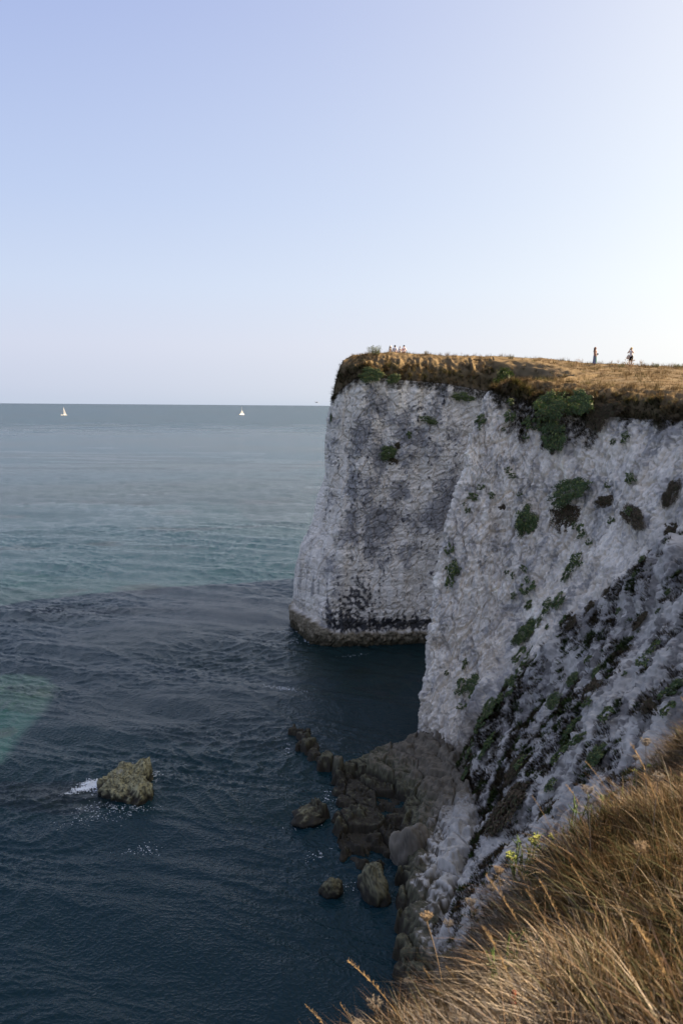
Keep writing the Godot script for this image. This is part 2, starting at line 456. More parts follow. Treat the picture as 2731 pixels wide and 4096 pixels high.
func near_rock(q: Vector3, n: Vector3, s: float, r: int, p: PackedVector3Array, a: int) -> Color:
	# how far this point belongs to the slumped, rubbly slope on the right rather than the sheer face
	var wob := soft.get_noise_3d(q.x * 0.22, q.y * 0.22, q.z * 0.22)
	var slump_line := lerpf(-2.0, 19.0, clampf((s - 13.7) / 2.6, 0, 1)) - wob * 3.0
	var fine_edge := soft.get_noise_3d(q.x * 0.7, q.y * 0.5, q.z * 0.7 + 8.0)
	var slump := smoothstep(slump_line + 3.0, slump_line - 3.0, q.y + fine_edge * 2.5) * smoothstep(13.3, 14.3, s)
	var big := soft.get_noise_3d(q.x * 0.15 + 5.0, q.y * 0.09, q.z * 0.15)
	var flute := ridge.get_noise_3d(q.x * 0.25 + q.y * 0.05, q.y * 0.07, q.z * 0.25)
	var warp := plain.get_noise_3d(q.x * 0.9, q.y * 0.9, q.z * 0.9 + 40.0) * 0.4
	var bx := q.x * 1.3 + warp + q.y * 0.22
	var bz := q.z * 1.3
	var by := q.y * 0.8 + warp
	var block := cell.get_noise_3d(bx, by, bz)
	var gap := joint.get_noise_3d(bx, by, bz) + 1.0
	var chip := cell.get_noise_3d(q.x * 3.9 + q.y, q.y * 2.3 + warp, q.z * 3.9)
	var fine := soft.get_noise_3d(q.x * 1.9 + q.y * 0.3, q.y * 0.9, q.z * 1.9)
	var grit := plain.get_noise_3d(q.x * 7.5, q.y * 5.5, q.z * 7.5)
	var lump := ridge.get_noise_3d(q.x * 0.38 + q.y * 0.12, q.y * 0.3, q.z * 0.38)
	var region := smoothstep(-0.35, 0.35, soft.get_noise_3d(q.x * 0.13 + 70.0, q.y * 0.11, q.z * 0.13) + 0.5 * smoothstep(15.5, 13.6, s) - 0.5 * smoothstep(15.2, 16.0, s) * smoothstep(15.0, 18.0, q.y))
	var pits := plain.get_noise_3d(q.x * 4.0, q.y * 2.6, q.z * 4.0)
	var lumps := facet.get_noise_3d(bx, by * 1.1, bz)
	var splinter := facet.get_noise_3d(q.x * 3.4 + q.y * 0.9, q.y * 2.0, q.z * 3.4)
	var d := big * 0.65 + flute * 0.34 + fine * 0.03 + grit * 0.02 - lumps * 0.07 * (0.3 + 0.7 * region) - splinter * 0.055
	# upright joints and thin bedding lines
	var upright := joint.get_noise_3d(q.x * 0.9 + warp, q.y * 0.16, q.z * 0.9) + 1.0
	var bedding := absf(fposmod((q.y + warp * 0.5 + q.x * 0.06) / 1.45, 1.0) - 0.5) * 2.0
	d -= (1.0 - slump) * (0.22 * (1.0 - smoothstep(0.0, 0.07, upright)) + 0.06 * smoothstep(0.9, 0.98, bedding))
	var crack := joint.get_noise_3d(q.x * 2.3 + q.y * 0.6, q.y * 1.3 + warp, q.z * 2.3) + 1.0
	d += (block * 0.08 + chip * 0.045 - 0.13 * (1.0 - smoothstep(0.0, 0.12, gap)) - 0.08 * (1.0 - smoothstep(0.0, 0.12, crack))) * (1.0 - 0.6 * slump) * (0.25 + 0.75 * region)
	d -= 0.12 * smoothstep(0.35, 0.6, pits)
	var rib := ridge.get_noise_3d(q.x * 0.5 + q.z * 0.28, q.y * 0.1, q.z * 0.25)
	d += slump * (lump * 0.08 + rib * 0.2 - 0.1 * facet.get_noise_3d(q.x * 2.6, q.y * 1.7, q.z * 2.6) + cell.get_noise_3d(q.x * 3.5, q.y * 2.4, q.z * 3.5) * 0.08)
	# a gully along the edge of the slump, and the spur below it
	var off := q.y - slump_line
	var gully := smoothstep(13.9, 14.6, s) * smoothstep(17.5, 16.5, s)
	d += gully * (0.5 * exp(-(off + 2.6) * (off + 2.6) / 2.2) - 0.5 * exp(-off * off / 1.4))
	d += 0.8 * gauss(s, q.y, 14.15, 3.0, 0.16, 5.0) + 0.7 * gauss(s, q.y, 15.0, 6.0, 0.2, 6.0)     # two ribs that run down to the shelf
	var rim_fade := smoothstep(0.0, 14.0, float(r))
	p[a] = q + n * d * lerpf(0.4, 1.0, rim_fade)
	var tone := 1.0 + 0.08 * block + 0.1 * chip + 0.2 * fine + 0.14 * grit
	var col := Color(0.86, 0.76, 0.62) * tone
	col = col.lerp(Color(0.56, 0.46, 0.34), 0.55 * smoothstep(0.1, 0.5, soft.get_noise_3d(q.x * 0.4 + 9.0, q.y * 0.3, q.z * 0.4)))
	var stain := soft.get_noise_3d(q.x * 0.4 + 31.0, q.y * 0.22, q.z * 0.4) + chip * 0.3 + fine * 0.35 + grit * 0.2
	col = col.lerp(Color(0.22, 0.21, 0.205), 0.75 * smoothstep(0.12, 0.5, stain))
	var wash := plain.get_noise_3d(q.x * 1.3, q.y * 0.07, q.z * 1.3) + 0.5 * plain.get_noise_3d(q.x * 3.7, q.y * 0.15, q.z * 3.7)
	col = col.lerp(Color(0.44, 0.4, 0.36), 0.45 * smoothstep(0.15, 0.6, wash))
	# rubble and grey soil on the slumped slope
	var stones := cell.get_noise_3d(q.x * 2.6, q.y * 2.6, q.z * 2.6)
	var soil := slump * smoothstep(-0.1, 0.12, 0.3 * stones + 0.3 * chip - 1.2 * rib + 0.6 * fine_edge + 0.3)
	col = col.lerp(Color(0.17, 0.155, 0.14) * (1.0 + 0.5 * grit), 0.88 * soil)
	col = col.lerp(Color(0.34, 0.32, 0.29) * tone, 0.65 * slump * (1.0 - soil))
	# brown mudstone and stain round the foot, weed at the tide line
	var foot := smoothstep(5.2, 2.2, q.y + wob * 3.0 + fine * 1.2)
	col = col.lerp(Color(0.21, 0.165, 0.115) * (1.0 + 0.6 * fine), 0.9 * foot * smoothstep(12.9, 13.4, s) * smoothstep(15.2, 14.4, s))
	col = col.lerp(Color(0.13, 0.115, 0.09), 0.8 * smoothstep(1.4, 0.5, q.y + fine))
	return col


# ---------------------------------------------------------------- clifftop

func plateau_y(x: float, z: float) -> float:
	var d := -z
	var y := 25.6 + 0.105 * (minf(d, 80.0) - 46.0)
	if d < 46.0:
		y = 25.6 + (d - 46.0) * 0.05
	y += 0.13 * clampf(d - 80.0, 0.0, 8.0) * smoothstep(33.0, 20.0, x) - 0.13 * clampf(d - 89.0, 0.0, 4.0)
	y += 0.5 * gauss(x, d, 5.2, 87.6, 5.0, 2.0) + 0.15 * gauss(x, d, 15.0, 88.0, 6.0, 3.0)
	y -= 0.6 * smoothstep(100.0, 112.0, d)
	y += soft.get_noise_2d(x * 0.1, z * 0.1) * 0.2 + plain.get_noise_2d(x * 0.55, z * 0.55) * 0.08
	return y


const BROW := [0.0, 0.08, 0.16, 0.25, 0.35, 0.45, 0.56, 0.68, 0.8, 0.93, 1.07, 1.22, 1.38, 1.55, 1.73, 1.92, 2.12, 2.33, 2.55, 2.8, 3.05, 3.3]
var brow_p := PackedVector3Array()
var brow_w := 0

func build_brow() -> void:
	var ids := []
	for i in cliff_w:
		if (i % 2 == 0 or i == cliff_w - 1) and cliff_s[i] < 19.2:
			ids.append(i)
	var w := ids.size()
	var h: int = BROW.size()
	var p := PackedVector3Array()
	p.resize(w * h)
	var c := PackedColorArray()
	c.resize(w * h)
	for i in w:
		var s := cliff_s[ids[i]]
		var j := mini(int(s), CTRL.size() - 2)
		var dir: Vector2 = INLAND[j].lerp(INLAND[j + 1], s - j).normalized()
		var start := cliff_points[ids[i]]
		var ragged := plain.get_noise_1d(s * 9.0) * 0.35 + plain.get_noise_1d(s * 31.0) * 0.15
		for k in h:
			var o: float = BROW[k]
			var x := start.x + dir.x * o
			var z := start.z + dir.y * o
			var f := (1.0 - exp(-o / (0.7 + ragged * 0.5))) / (1.0 - exp(-3.0 / (0.7 + ragged * 0.5)))
			f = minf(f, 1.0)
			var y := lerpf(start.y, plateau_y(x, z), f)
			var bump := soft.get_noise_3d(x * 0.6, y * 0.6, z * 0.6) * 0.35 + plain.get_noise_3d(x * 2.0, y * 2.0, z * 2.0) * 0.1
			var e := smoothstep(0.0, 0.5, o) * (1.0 - 0.75 * smoothstep(1.2, 2.6, o))
			p[k * w + i] = Vector3(x - dir.x * bump * e * 0.8, y + bump * e - 0.1 * smoothstep(2.7, 3.3, o), z - dir.y * bump * e * 0.8)
			var m := plain.get_noise_3d(x * 0.7, y * 1.3, z * 0.7)
			var col := Color(0.12, 0.09, 0.05).lerp(Color(0.19, 0.14, 0.08), smoothstep(0.35, 0.95, o + m * 0.5))
			if k == 0:
				col = Color(0.2, 0.15, 0.1)
			c[k * w + i] = col
	brow_p = p
	brow_w = w
	tag(put("clifftop_brow", sheet(p, c, w, h, Vector3(-0.5, 1, 0.6)), "turf"), "brown turf edge rolling over the top of the chalk", "", "", "structure")


var plateau_p := PackedVector3Array()

func build_plateau() -> void:
	var xs := PackedFloat32Array()
	var x := -6.0
	while x < 48.0:
		xs.append(x)
		x += 0.55
	var step := 0.6
	while x < 400.0:
		xs.append(x)
		step *= 1.25
		x += step
	var outline := PackedVector2Array()
	for i in range(0, cliff_w, 6):
		outline.append(rim[i])
	outline.append(Vector2(-10, 30))
	outline.append(Vector2(450, 60))
	outline.append(Vector2(450, -124))
	var inner := PackedVector2Array()
	for ring in Geometry2D.offset_polygon(outline, -1.9):
		if ring.size() > inner.size():
			inner = ring
	var inner_2 := PackedVector2Array()
	for ring in Geometry2D.offset_polygon(outline, -2.8):
		if ring.size() > inner_2.size():
			inner_2 = ring
	var w := xs.size()
	var h := 190
	var p := PackedVector3Array()
	p.resize(w * h)
	var c := PackedColorArray()
	c.resize(w * h)
	var inside := PackedByteArray()
	inside.resize(w * h)
	for j in h:
		var z := -122.0 + j * 0.575
		for i in w:
			var a := j * w + i
			var y := plateau_y(xs[i], z)
			p[a] = Vector3(xs[i], y, z)
			inside[a] = 1 if Geometry2D.is_point_in_polygon(Vector2(xs[i], z), inner) else 0
			if inside[a] and not Geometry2D.is_point_in_polygon(Vector2(xs[i], z), inner_2):
				p[a].y -= 0.16
			var m := soft.get_noise_2d(xs[i] * 0.35, z * 0.5)
			c[a] = Color(0.15, 0.108, 0.064).lerp(Color(0.2, 0.155, 0.1), smoothstep(-0.3, 0.4, m))
	var keep := PackedByteArray()
	keep.resize(w * h)
	for j in h - 1:
		for i in w - 1:
			var a := j * w + i
			keep[a] = (1 if p[a].z < -15.5 else 0) & inside[a] & inside[a + 1] & inside[a + w] & inside[a + w + 1]
			if keep[a] and xs[i] < 46.0:
				plateau_p.append(p[a])
	tag(put("clifftop", sheet(p, c, w, h, Vector3.UP, PackedVector2Array(), keep), "turf"), "sunlit straw coloured grassland on top of the cliffs", "", "", "structure")


# ---------------------------------------------------------------- sea

func wave(x: float, z: float, size: float) -> float:
	# size: the width of the cells the sheet has here; waves too short for them are left to the relief of the surface
	var u := x * 0.94 + z * 0.34
	var v := -x * 0.34 + z * 0.94
	var n1 := plain.get_noise_2d(u * 0.045, v * 0.17)
	var n2 := plain.get_noise_2d(u * 0.17 + 17.0, v * 0.42 + n1 * 0.7)
	var gust := 0.6 + 0.6 * plain.get_noise_2d(x * 0.035 + 90.0, z * 0.05)
	var y := n1 * 0.16 + n2 * 0.1 * (0.5 + 0.5 * gust)
	if size < 0.7:
		var n3 := 1.0 - absf(plain.get_noise_2d(x * 0.34 - z * 0.12, z * 0.8 + n1 * 1.5))
		y += (n3 * n3 - 0.6) * 0.14 * gust
	if size < 0.35:
		var n4 := 1.0 - absf(plain.get_noise_2d(u * 0.9 + 50.0 + n2, v * 1.9))
		y += (n4 * n4 - 0.6) * 0.065 * gust
	if size < 0.24:
		var n5 := 1.0 - absf(plain.get_noise_2d(x * 2.3 + z * 0.5 + 9.0, z * 3.4 + n2 * 2.0))
		y += (n5 * n5 - 0.6) * 0.026 * gust
	return y


func build_sea() -> void:
	var angles := PackedFloat32Array()
	var a := -180.0
	while a < -28.0:
		angles.append(a)
		a += 4.0
	a = -28.0
	while a < 13.0:
		angles.append(a)
		a += 0.115
	a = 13.0
	while a < 180.0:
		angles.append(a)
		a += 4.0
	angles.append(180.0)
	var radii := PackedFloat32Array()
	var r := 1.0
	while r < 26.0:
		radii.append(r)
		r += 2.5
	r = 26.0
	while r < 170.0:
		radii.append(r)
		r *= 1.0033
	while r < 1600.0:
		radii.append(r)
		r *= 1.012
	while r < 70000.0:
		radii.append(r)
		r *= 1.12
	var w := angles.size()
	var h := radii.size()
	var p := PackedVector3Array()
	p.resize(w * h)
	var c := PackedColorArray()
	c.resize(w * h)
	var uv := PackedVector2Array()
	uv.resize(w * h)
	for j in h:
		var rr := radii[j]
		var size := rr * 0.0033 if rr < 170.0 else rr * 0.012 if rr < 1600.0 else 1000.0
		for i in w:
			var t := deg_to_rad(angles[i])
			var x := sin(t) * rr
			var z := -cos(t) * rr
			var y := 0.0
			if size < 6.0:
				y = wave(x, z, size) * smoothstep(6.0, 2.0, size)
			p[j * w + i] = Vector3(x, y, z)
			uv[j * w + i] = Vector2((x * 0.97 + z * 0.24) / 21.0, (-x * 0.24 + z * 0.97) / 15.0)
			# one water throughout, a little greener or browner in drifting patches, with a few dark weed beds
			var patch := plain.get_noise_2d(x * 0.006, z * 0.012) * 0.5 + 0.5
			var col := Color(0.015, 0.03, 0.029).lerp(Color(0.008, 0.029, 0.039), patch)
			var weed := smoothstep(0.25, 0.6, soft.get_noise_2d(x * 0.03 + 4.0, z * 0.045))
			c[j * w + i] = col.lerp(Color(0.017, 0.018, 0.013), weed * 0.6)
	# ripples too small to build: the farther out, the more of them one pixel holds
	var bands := [PackedByteArray(), PackedByteArray(), PackedByteArray(), PackedByteArray()]
	for k in 4:
		bands[k].resize(w * h)
	for j in h - 1:
		for i in w - 1:
			var q := p[j * w + i]
			var rr := radii[j] * (1.0 + 0.35 * plain.get_noise_2d(q.x * 0.012, q.z * 0.05))
			bands[0 if rr < 190.0 else 1 if rr < 360.0 else 2 if rr < 850.0 else 3][j * w + i] = 1
	var mesh := ArrayMesh.new()
	for k in 4:
		var part := sheet(p, c, w, h, Vector3.UP, uv, bands[k])
		mesh.add_surface_from_arrays(Mesh.PRIMITIVE_TRIANGLES, part.surface_get_arrays(0))
		mesh.surface_set_material(k, mats[["sea", "sea_mid", "sea_out", "sea_far"][k]])
	tag(put("sea", mesh, ""), "rippled teal sea, dark in the shade of the cliffs", "", "", "structure")


# ---------------------------------------------------------------- grass bank under the camera

const EDGE := [Vector2(-1.6, -1.1), Vector2(-0.05, 0.95), Vector2(0.5, 2.15), Vector2(1.2, 3.25), Vector2(2.15, 4.15), Vector2(3.1, 5.4), Vector2(4.9, 7.8), Vector2(9.0, 12.5), Vector2(16.0, 19.0)]

# how far (x, d) lies beyond the edge of the bank, towards the sea; negative on the bank
func beyond(x: float, d: float) -> float:
	var best := 1e9
	var side := 1.0
	var q := Vector2(x, d)
	for k in EDGE.size() - 1:
		var a: Vector2 = EDGE[k]
		var b: Vector2 = EDGE[k + 1]
		var n := Geometry2D.get_closest_point_to_segment(q, a, b)
		var l := n.distance_to(q)
		if l < best:
			best = l
			side = signf((b - a).cross(q - a))
	return best * side


func bank_y(x: float, z: float) -> float:
	var d := -z
	var y := 23.55 - 0.30 * d + 0.25 * x
	y += soft.get_noise_2d(x * 0.5 + 3.0, d * 0.5) * 0.22 + plain.get_noise_2d(x * 1.6, d * 1.6) * 0.05
	y += 0.22 * gauss(x, d, 1.5, 4.3, 0.7, 0.6) + 0.25 * gauss(x, d, 3.0, 6.0, 0.6, 0.8)
	var b := beyond(x, d)
	if b > -0.4:
		var t := b + 0.4
		y -= 0.42 * t * t if t < 1.6 else 0.42 * 2.56 + 1.6 * (t - 1.6)
	return y


func build_bank() -> void:
	var w := 190
	var h := 190
	var p := PackedVector3Array()
	p.resize(w * h)
	var c := PackedColorArray()
	c.resize(w * h)
	for j in h:
		var z := -15.0 + j * 0.12
		for i in w:
			var x := -5.0 + i * 0.12
			p[j * w + i] = Vector3(x, bank_y(x, z), z)
			var m := soft.get_noise_2d(x * 1.2, z * 1.2)
			c[j * w + i] = Color(0.13, 0.09, 0.05).lerp(Color(0.24, 0.17, 0.09), smoothstep(-0.3, 0.4, m))
	tag(put("grass_bank", sheet(p, c, w, h, Vector3.UP), "turf"), "earth bank under the dry grass in the foreground", "", "", "structure")


# ---------------------------------------------------------------- rock shelf at the foot of the near cliff

# along the foot of the near cliff: depth, x of the chalk, how far the apron of rock reaches out from it
const APRON := [[30.0, 3.6, 1.3], [34.0, 4.6, 1.9], [36.0, 5.2, 2.2], [38.0, 5.8, 2.9], [40.5, 6.6, 3.3], [42.5, 7.0, 3.6], [45.0, 7.2, 3.4], [47.0, 7.1, 3.0], [49.0, 7.0, 3.8], [50.5, 6.7, 4.8], [52.0, 6.3, 6.6], [53.2, 6.0, 4.4], [54.5, 6.2, 1.0], [62.0, 9.0, 0.5]]
# separate humps: x, depth, half width, half depth, height
const SHELF := [[0.2, 51.3, 0.75, 0.8, 1.0], [2.0, 51.7, 1.3, 0.7, 1.05], [-1.7, 46.3, 0.9, 0.75, 0.45], [-1.0, 53.2, 0.55, 1.0, 0.5], [-1.9, 55.0, 0.6, 1.3, 0.6], [-2.8, 56.8, 0.5, 1.2, 0.5], [-3.4, 58.4, 0.35, 0.8, 0.25], [0.4, 41.6, 0.6, 0.45, 0.2], [1.6, 40.9, 0.8, 0.5, 0.25], [1.4, 43.0, 1.2, 0.6, 0.25]]

func shelf_y(x: float, d: float) -> float:
	var wx := x + plain.get_noise_2d(x * 0.7, d * 0.7) * 0.5
	var wd := d + plain.get_noise_2d(x * 0.7 + 20.0, d * 0.7) * 0.5
	var k := 0
	while k < APRON.size() - 2 and wd > APRON[k + 1][0]:
		k += 1
	var f := clampf((wd - APRON[k][0]) / (APRON[k + 1][0] - APRON[k][0]), 0.0, 1.0)
	var t: float = (lerpf(APRON[k][1], APRON[k + 1][1], f) - wx) / lerpf(APRON[k][2], APRON[k + 1][2], f)
	var y := -1.2
	if t < 1.3:
		y = maxf(y, (0.4 + 1.6 * smoothstep(32.0, 38.0, d)) * pow(clampf(1.0 - t, 0.0, 1.02), 1.1) + 0.5 - 2.6 * maxf(t - 0.88, 0.0) * 3.0 - 3.0 * maxf(-t - 0.1, 0.0))
	# the low platform covered in weed
	var flat := smoothstep(-0.7, 0.2, wx) * smoothstep(41.3, 42.4, wd) * smoothstep(52.0, 51.0, wd) * smoothstep(7.0, 6.0, wx)
	y = maxf(y, -1.2 + 1.45 * flat + 0.25 * flat * soft.get_noise_2d(x * 0.6, d * 0.6))
	for b in SHELF:
		var ax: float = absf(wx - b[0]) / b[2]
		var ad: float = absf(wd - b[1]) / b[3]
		var r: float = ax * ax + ad * ad
		if r < 4.0:
			y = maxf(y, (b[4] + 1.0) * exp(-0.3 * r * r * r) - 1.0)
	# broken into slabs with cracks between, and worn rough
	var slab := cell.get_noise_2d(x * 0.55 + 0.2 * d, d * 0.4)
	y += 0.22 * slab + soft.get_noise_2d(x * 0.9, d * 0.9) * 0.14 - 0.16 * facet.get_noise_2d(x * 1.3, d * 1.3) - 0.1 * facet.get_noise_2d(x * 3.6, d * 3.6) + 0.08 + plain.get_noise_2d(x * 5.0, d * 5.0) * 0.05
	# worn into steps along the beds
	var bed := y / 0.42 + 0.3 * plain.get_noise_2d(x * 0.5, d * 0.5)
	y = lerpf(y, (floorf(bed) + smoothstep(0.6, 1.0, bed - floorf(bed))) * 0.42, 0.75)
	y -= 0.3 * (1.0 - smoothstep(0.0, 0.07, joint.get_noise_2d(x * 0.55 + 0.2 * d, d * 0.4) + 1.0))
	y += plain.get_noise_2d(x * 6.0, d * 6.0) * 0.04
	return y


func build_shelf() -> void:
	var w := 250
	var h := 500
	var p := PackedVector3Array()
	p.resize(w * h)
	var c := PackedColorArray()
	c.resize(w * h)
	for j in h:
		var d := 27.0 + j * 0.068
		for i in w:
			var x := -5.5 + i * 0.06
			var y := shelf_y(x, d)
			p[j * w + i] = Vector3(x, y, -d)
			var f := soft.get_noise_3d(x * 2.4, y * 2.4, d * 2.4)
			var pit := plain.get_noise_2d(x * 7.0, d * 7.0)
			var dry := smoothstep(0.45, 0.95, y + f * 0.7)
			var weed := Color(0.035, 0.028, 0.017) * (1.0 + pit * 0.4)
			var olive := Color(0.105, 0.097, 0.055) * (1.0 + f * 0.6)
			olive = olive.lerp(Color(0.04, 0.036, 0.02), smoothstep(0.1, 0.5, pit) * 0.75)
			var col := weed.lerp(olive, dry)
			col = col.lerp(Color(0.14, 0.115, 0.08) * (1.0 + f * 0.7), smoothstep(1.0, 1.6, y + f * 0.6))
			col = col.lerp(Color(0.5, 0.46, 0.4) * (1.0 + f * 0.4), 0.85 * smoothstep(0.0, 0.5, y - 1.5 + f * 1.2) * smoothstep(45.0, 41.0, d + f * 3.0))
			c[j * w + i] = col
	tag(put("rock_shelf", sheet(p, c, w, h, Vector3.UP), "rock"), "olive and brown rock shelf at the foot of the near cliff", "", "", "structure")


# ---------------------------------------------------------------- grass

# one tuft: curved tapering blades rooted in a disc
func tuft(blades: int, tall: float, spread: float, wide: float, lean: Vector2, curl: float, tones: Array, segments := 4) -> ArrayMesh:
	var st := SurfaceTool.new()
	st.begin(Mesh.PRIMITIVE_TRIANGLES)
	for b in blades:
		var a := rng.randf() * TAU
		var root := Vector3(cos(a), 0, sin(a)) * spread * sqrt(rng.randf())
		var hgt := tall * rng.randf_range(0.45, 1.0)
		var out := Vector3(cos(a), 0, sin(a)) * rng.randf_range(0.0, curl) + Vector3(lean.x, 0, lean.y) * rng.randf_range(0.3, 1.2)
		out += Vector3(rng.randf_range(-1, 1), 0, rng.randf_range(-1, 1)) * 0.25
		var side := Vector3(-sin(rng.randf() * TAU), 0, cos(rng.randf() * TAU)).normalized()
		var col: Color = tones[rng.randi() % tones.size()]
		col = col * rng.randf_range(0.7, 1.25)
		st.set_color(col)
		var last_l := Vector3.ZERO
		var last_r := Vector3.ZERO
		for k in segments + 1:
			var t := float(k) / segments
			var at := root + Vector3.UP * hgt * (t - 0.25 * t * t * out.length()) + out * hgt * t * t * 0.8
			var half := side * wide * 0.5 * (1.0 - 0.85 * t)
			if k > 0:
				var n := (at - (last_l + last_r) * 0.5).cross(side).normalized()
				n = (n * signf(n.y + 0.001)).normalized()
				st.set_normal(n)
				st.add_vertex(last_l)
				st.add_vertex(last_r)
				st.add_vertex(at - half)
				if k < segments:
					st.add_vertex(last_r)
					st.add_vertex(at + half)
					st.add_vertex(at - half)
			last_l = at - half
			last_r = at + half
	return st.commit()


func scatter(called: String, mesh: Mesh, material: String, places: Array, tints: PackedColorArray) -> MultiMeshInstance3D:
	var mm := MultiMesh.new()
	mm.transform_format = MultiMesh.TRANSFORM_3D
	mm.use_colors = true
	mm.mesh = mesh
	mm.instance_count = places.size()
	for i in places.size():
		mm.set_instance_transform(i, places[i])
		mm.set_instance_color(i, tints[i])
	var o := MultiMeshInstance3D.new()
	o.name = numbered(called)
	o.multimesh = mm
	o.material_override = mats[material]
	add_child(o)
	return o


func build_far_grass() -> void:
	# turf on the clifftop and longer, darker growth hanging over the brow
	var straw := [Color(0.187, 0.134, 0.0749), Color(0.162, 0.112, 0.0593), Color(0.218, 0.168, 0.103), Color(0.119, 0.0874, 0.0437)]
	var brown := [Color(0.17, 0.115, 0.06), Color(0.24, 0.165, 0.085), Color(0.12, 0.09, 0.05), Color(0.11, 0.12, 0.045)]
	var short_turf := []
	for k in 3:
		short_turf.append(tuft(16, 0.13, 0.3, 0.02, Vector2(-0.2, 0), 0.6, straw, 2))
	var long_turf := []
	for k in 3:
		long_turf.append(tuft(30, 0.6, 0.16, 0.02, Vector2(-0.1, 0.1), 1.0, brown, 3))
	var tall_turf := []
	for k in 2:
		tall_turf.append(tuft(22, 0.5, 0.16, 0.014, Vector2(-0.2, 0), 0.6, straw, 3))
	var places := [[], [], [], [], [], [], [], []]
	var tints := []
	for k in 8:
		tints.append(PackedColorArray())
	for q in plateau_p:
		if q.z > -40.0:
			continue
		for n in (2 if q.z > -95.0 and q.x < 40.0 else 1):
			var at := q + Vector3(rng.randf_range(-0.3, 0.3), -0.02, rng.randf_range(-0.3, 0.3))
			var k := rng.randi() % 3
			var m := plain.get_noise_2d(at.x * 0.3, at.z * 0.3)
			if m > 0.25 and rng.randf() < 0.35:
				k = 6 + rng.randi() % 2
			var b := Basis(Vector3.UP, rng.randf() * TAU).scaled(Vector3.ONE * rng.randf_range(0.7, 1.3))
			places[k].append(Transform3D(b, at))
			var g := rng.randf_range(0.85, 1.15)
			tints[k].append(Color(g, g, g).lerp(Color(0.5, 0.75, 0.5), 0.6 * smoothstep(0.3, 0.6, plain.get_noise_2d(at.x * 0.4 + 60.0, at.z * 0.4))))
	var h: int = BROW.size()
	for i in brow_w - 1:
		var q0 := brow_p[i]
		if q0.z > -40.0 or q0.z < -112.0 or q0.x > 30.0:
			continue
		var dens := 0.4 if q0.z < -75.0 else 0.55
		for k in range(0, h - 1):
			if rng.randf() > dens * (0.55 if k < 3 else 1.0):
				continue
			var a := k * brow_w + i
			var f := rng.randf()
			var at := brow_p[a].lerp(brow_p[a + brow_w + 1], f)
			var o: float = BROW[k]
			var high := o + plain.get_noise_3d(at.x * 0.6, at.y, at.z * 0.6) * 0.6 > 0.62
			var n := (brow_p[a + brow_w] - brow_p[a]).cross(brow_p[a + 1] - brow_p[a]).normalized()
			if n.y < 0:
				n = -n
			var up := (Vector3.UP * 0.6 + n * 0.6).normalized() if not high else Vector3.UP
			var turn := Basis(Quaternion(Vector3.UP, up)) * Basis(Vector3.UP, rng.randf() * TAU)
			var kind := (6 + rng.randi() % 2 if rng.randf() < 0.25 else rng.randi() % 3) if high else 3 + rng.randi() % 3
			places[kind].append(Transform3D(turn.scaled(Vector3.ONE * rng.randf_range(0.55, 1.15)), at - Vector3(0, 0.03, 0)))
			var g := rng.randf_range(0.75, 1.2)
			tints[kind].append(Color(g, g, g).lerp(Color(0.55, 0.95, 0.5), 0.5 * smoothstep(0.2, 0.6, plain.get_noise_3d(at.x * 0.5, at.y, at.z * 0.5))))
	var all := short_turf + long_turf + tall_turf
	for k in 8:
		var o := scatter("clifftop_grass" if k < 3 else "brow_grass" if k < 6 else "clifftop_tall_grass", all[k], "grass", places[k], tints[k])
		tag(o, ["short dry turf covering the clifftop", "dark brown and olive grass hanging over the cliff edge", "tufts of taller straw coloured grass on the clifftop"][0 if k < 3 else 1 if k < 6 else 2], "grass", "", "stuff")


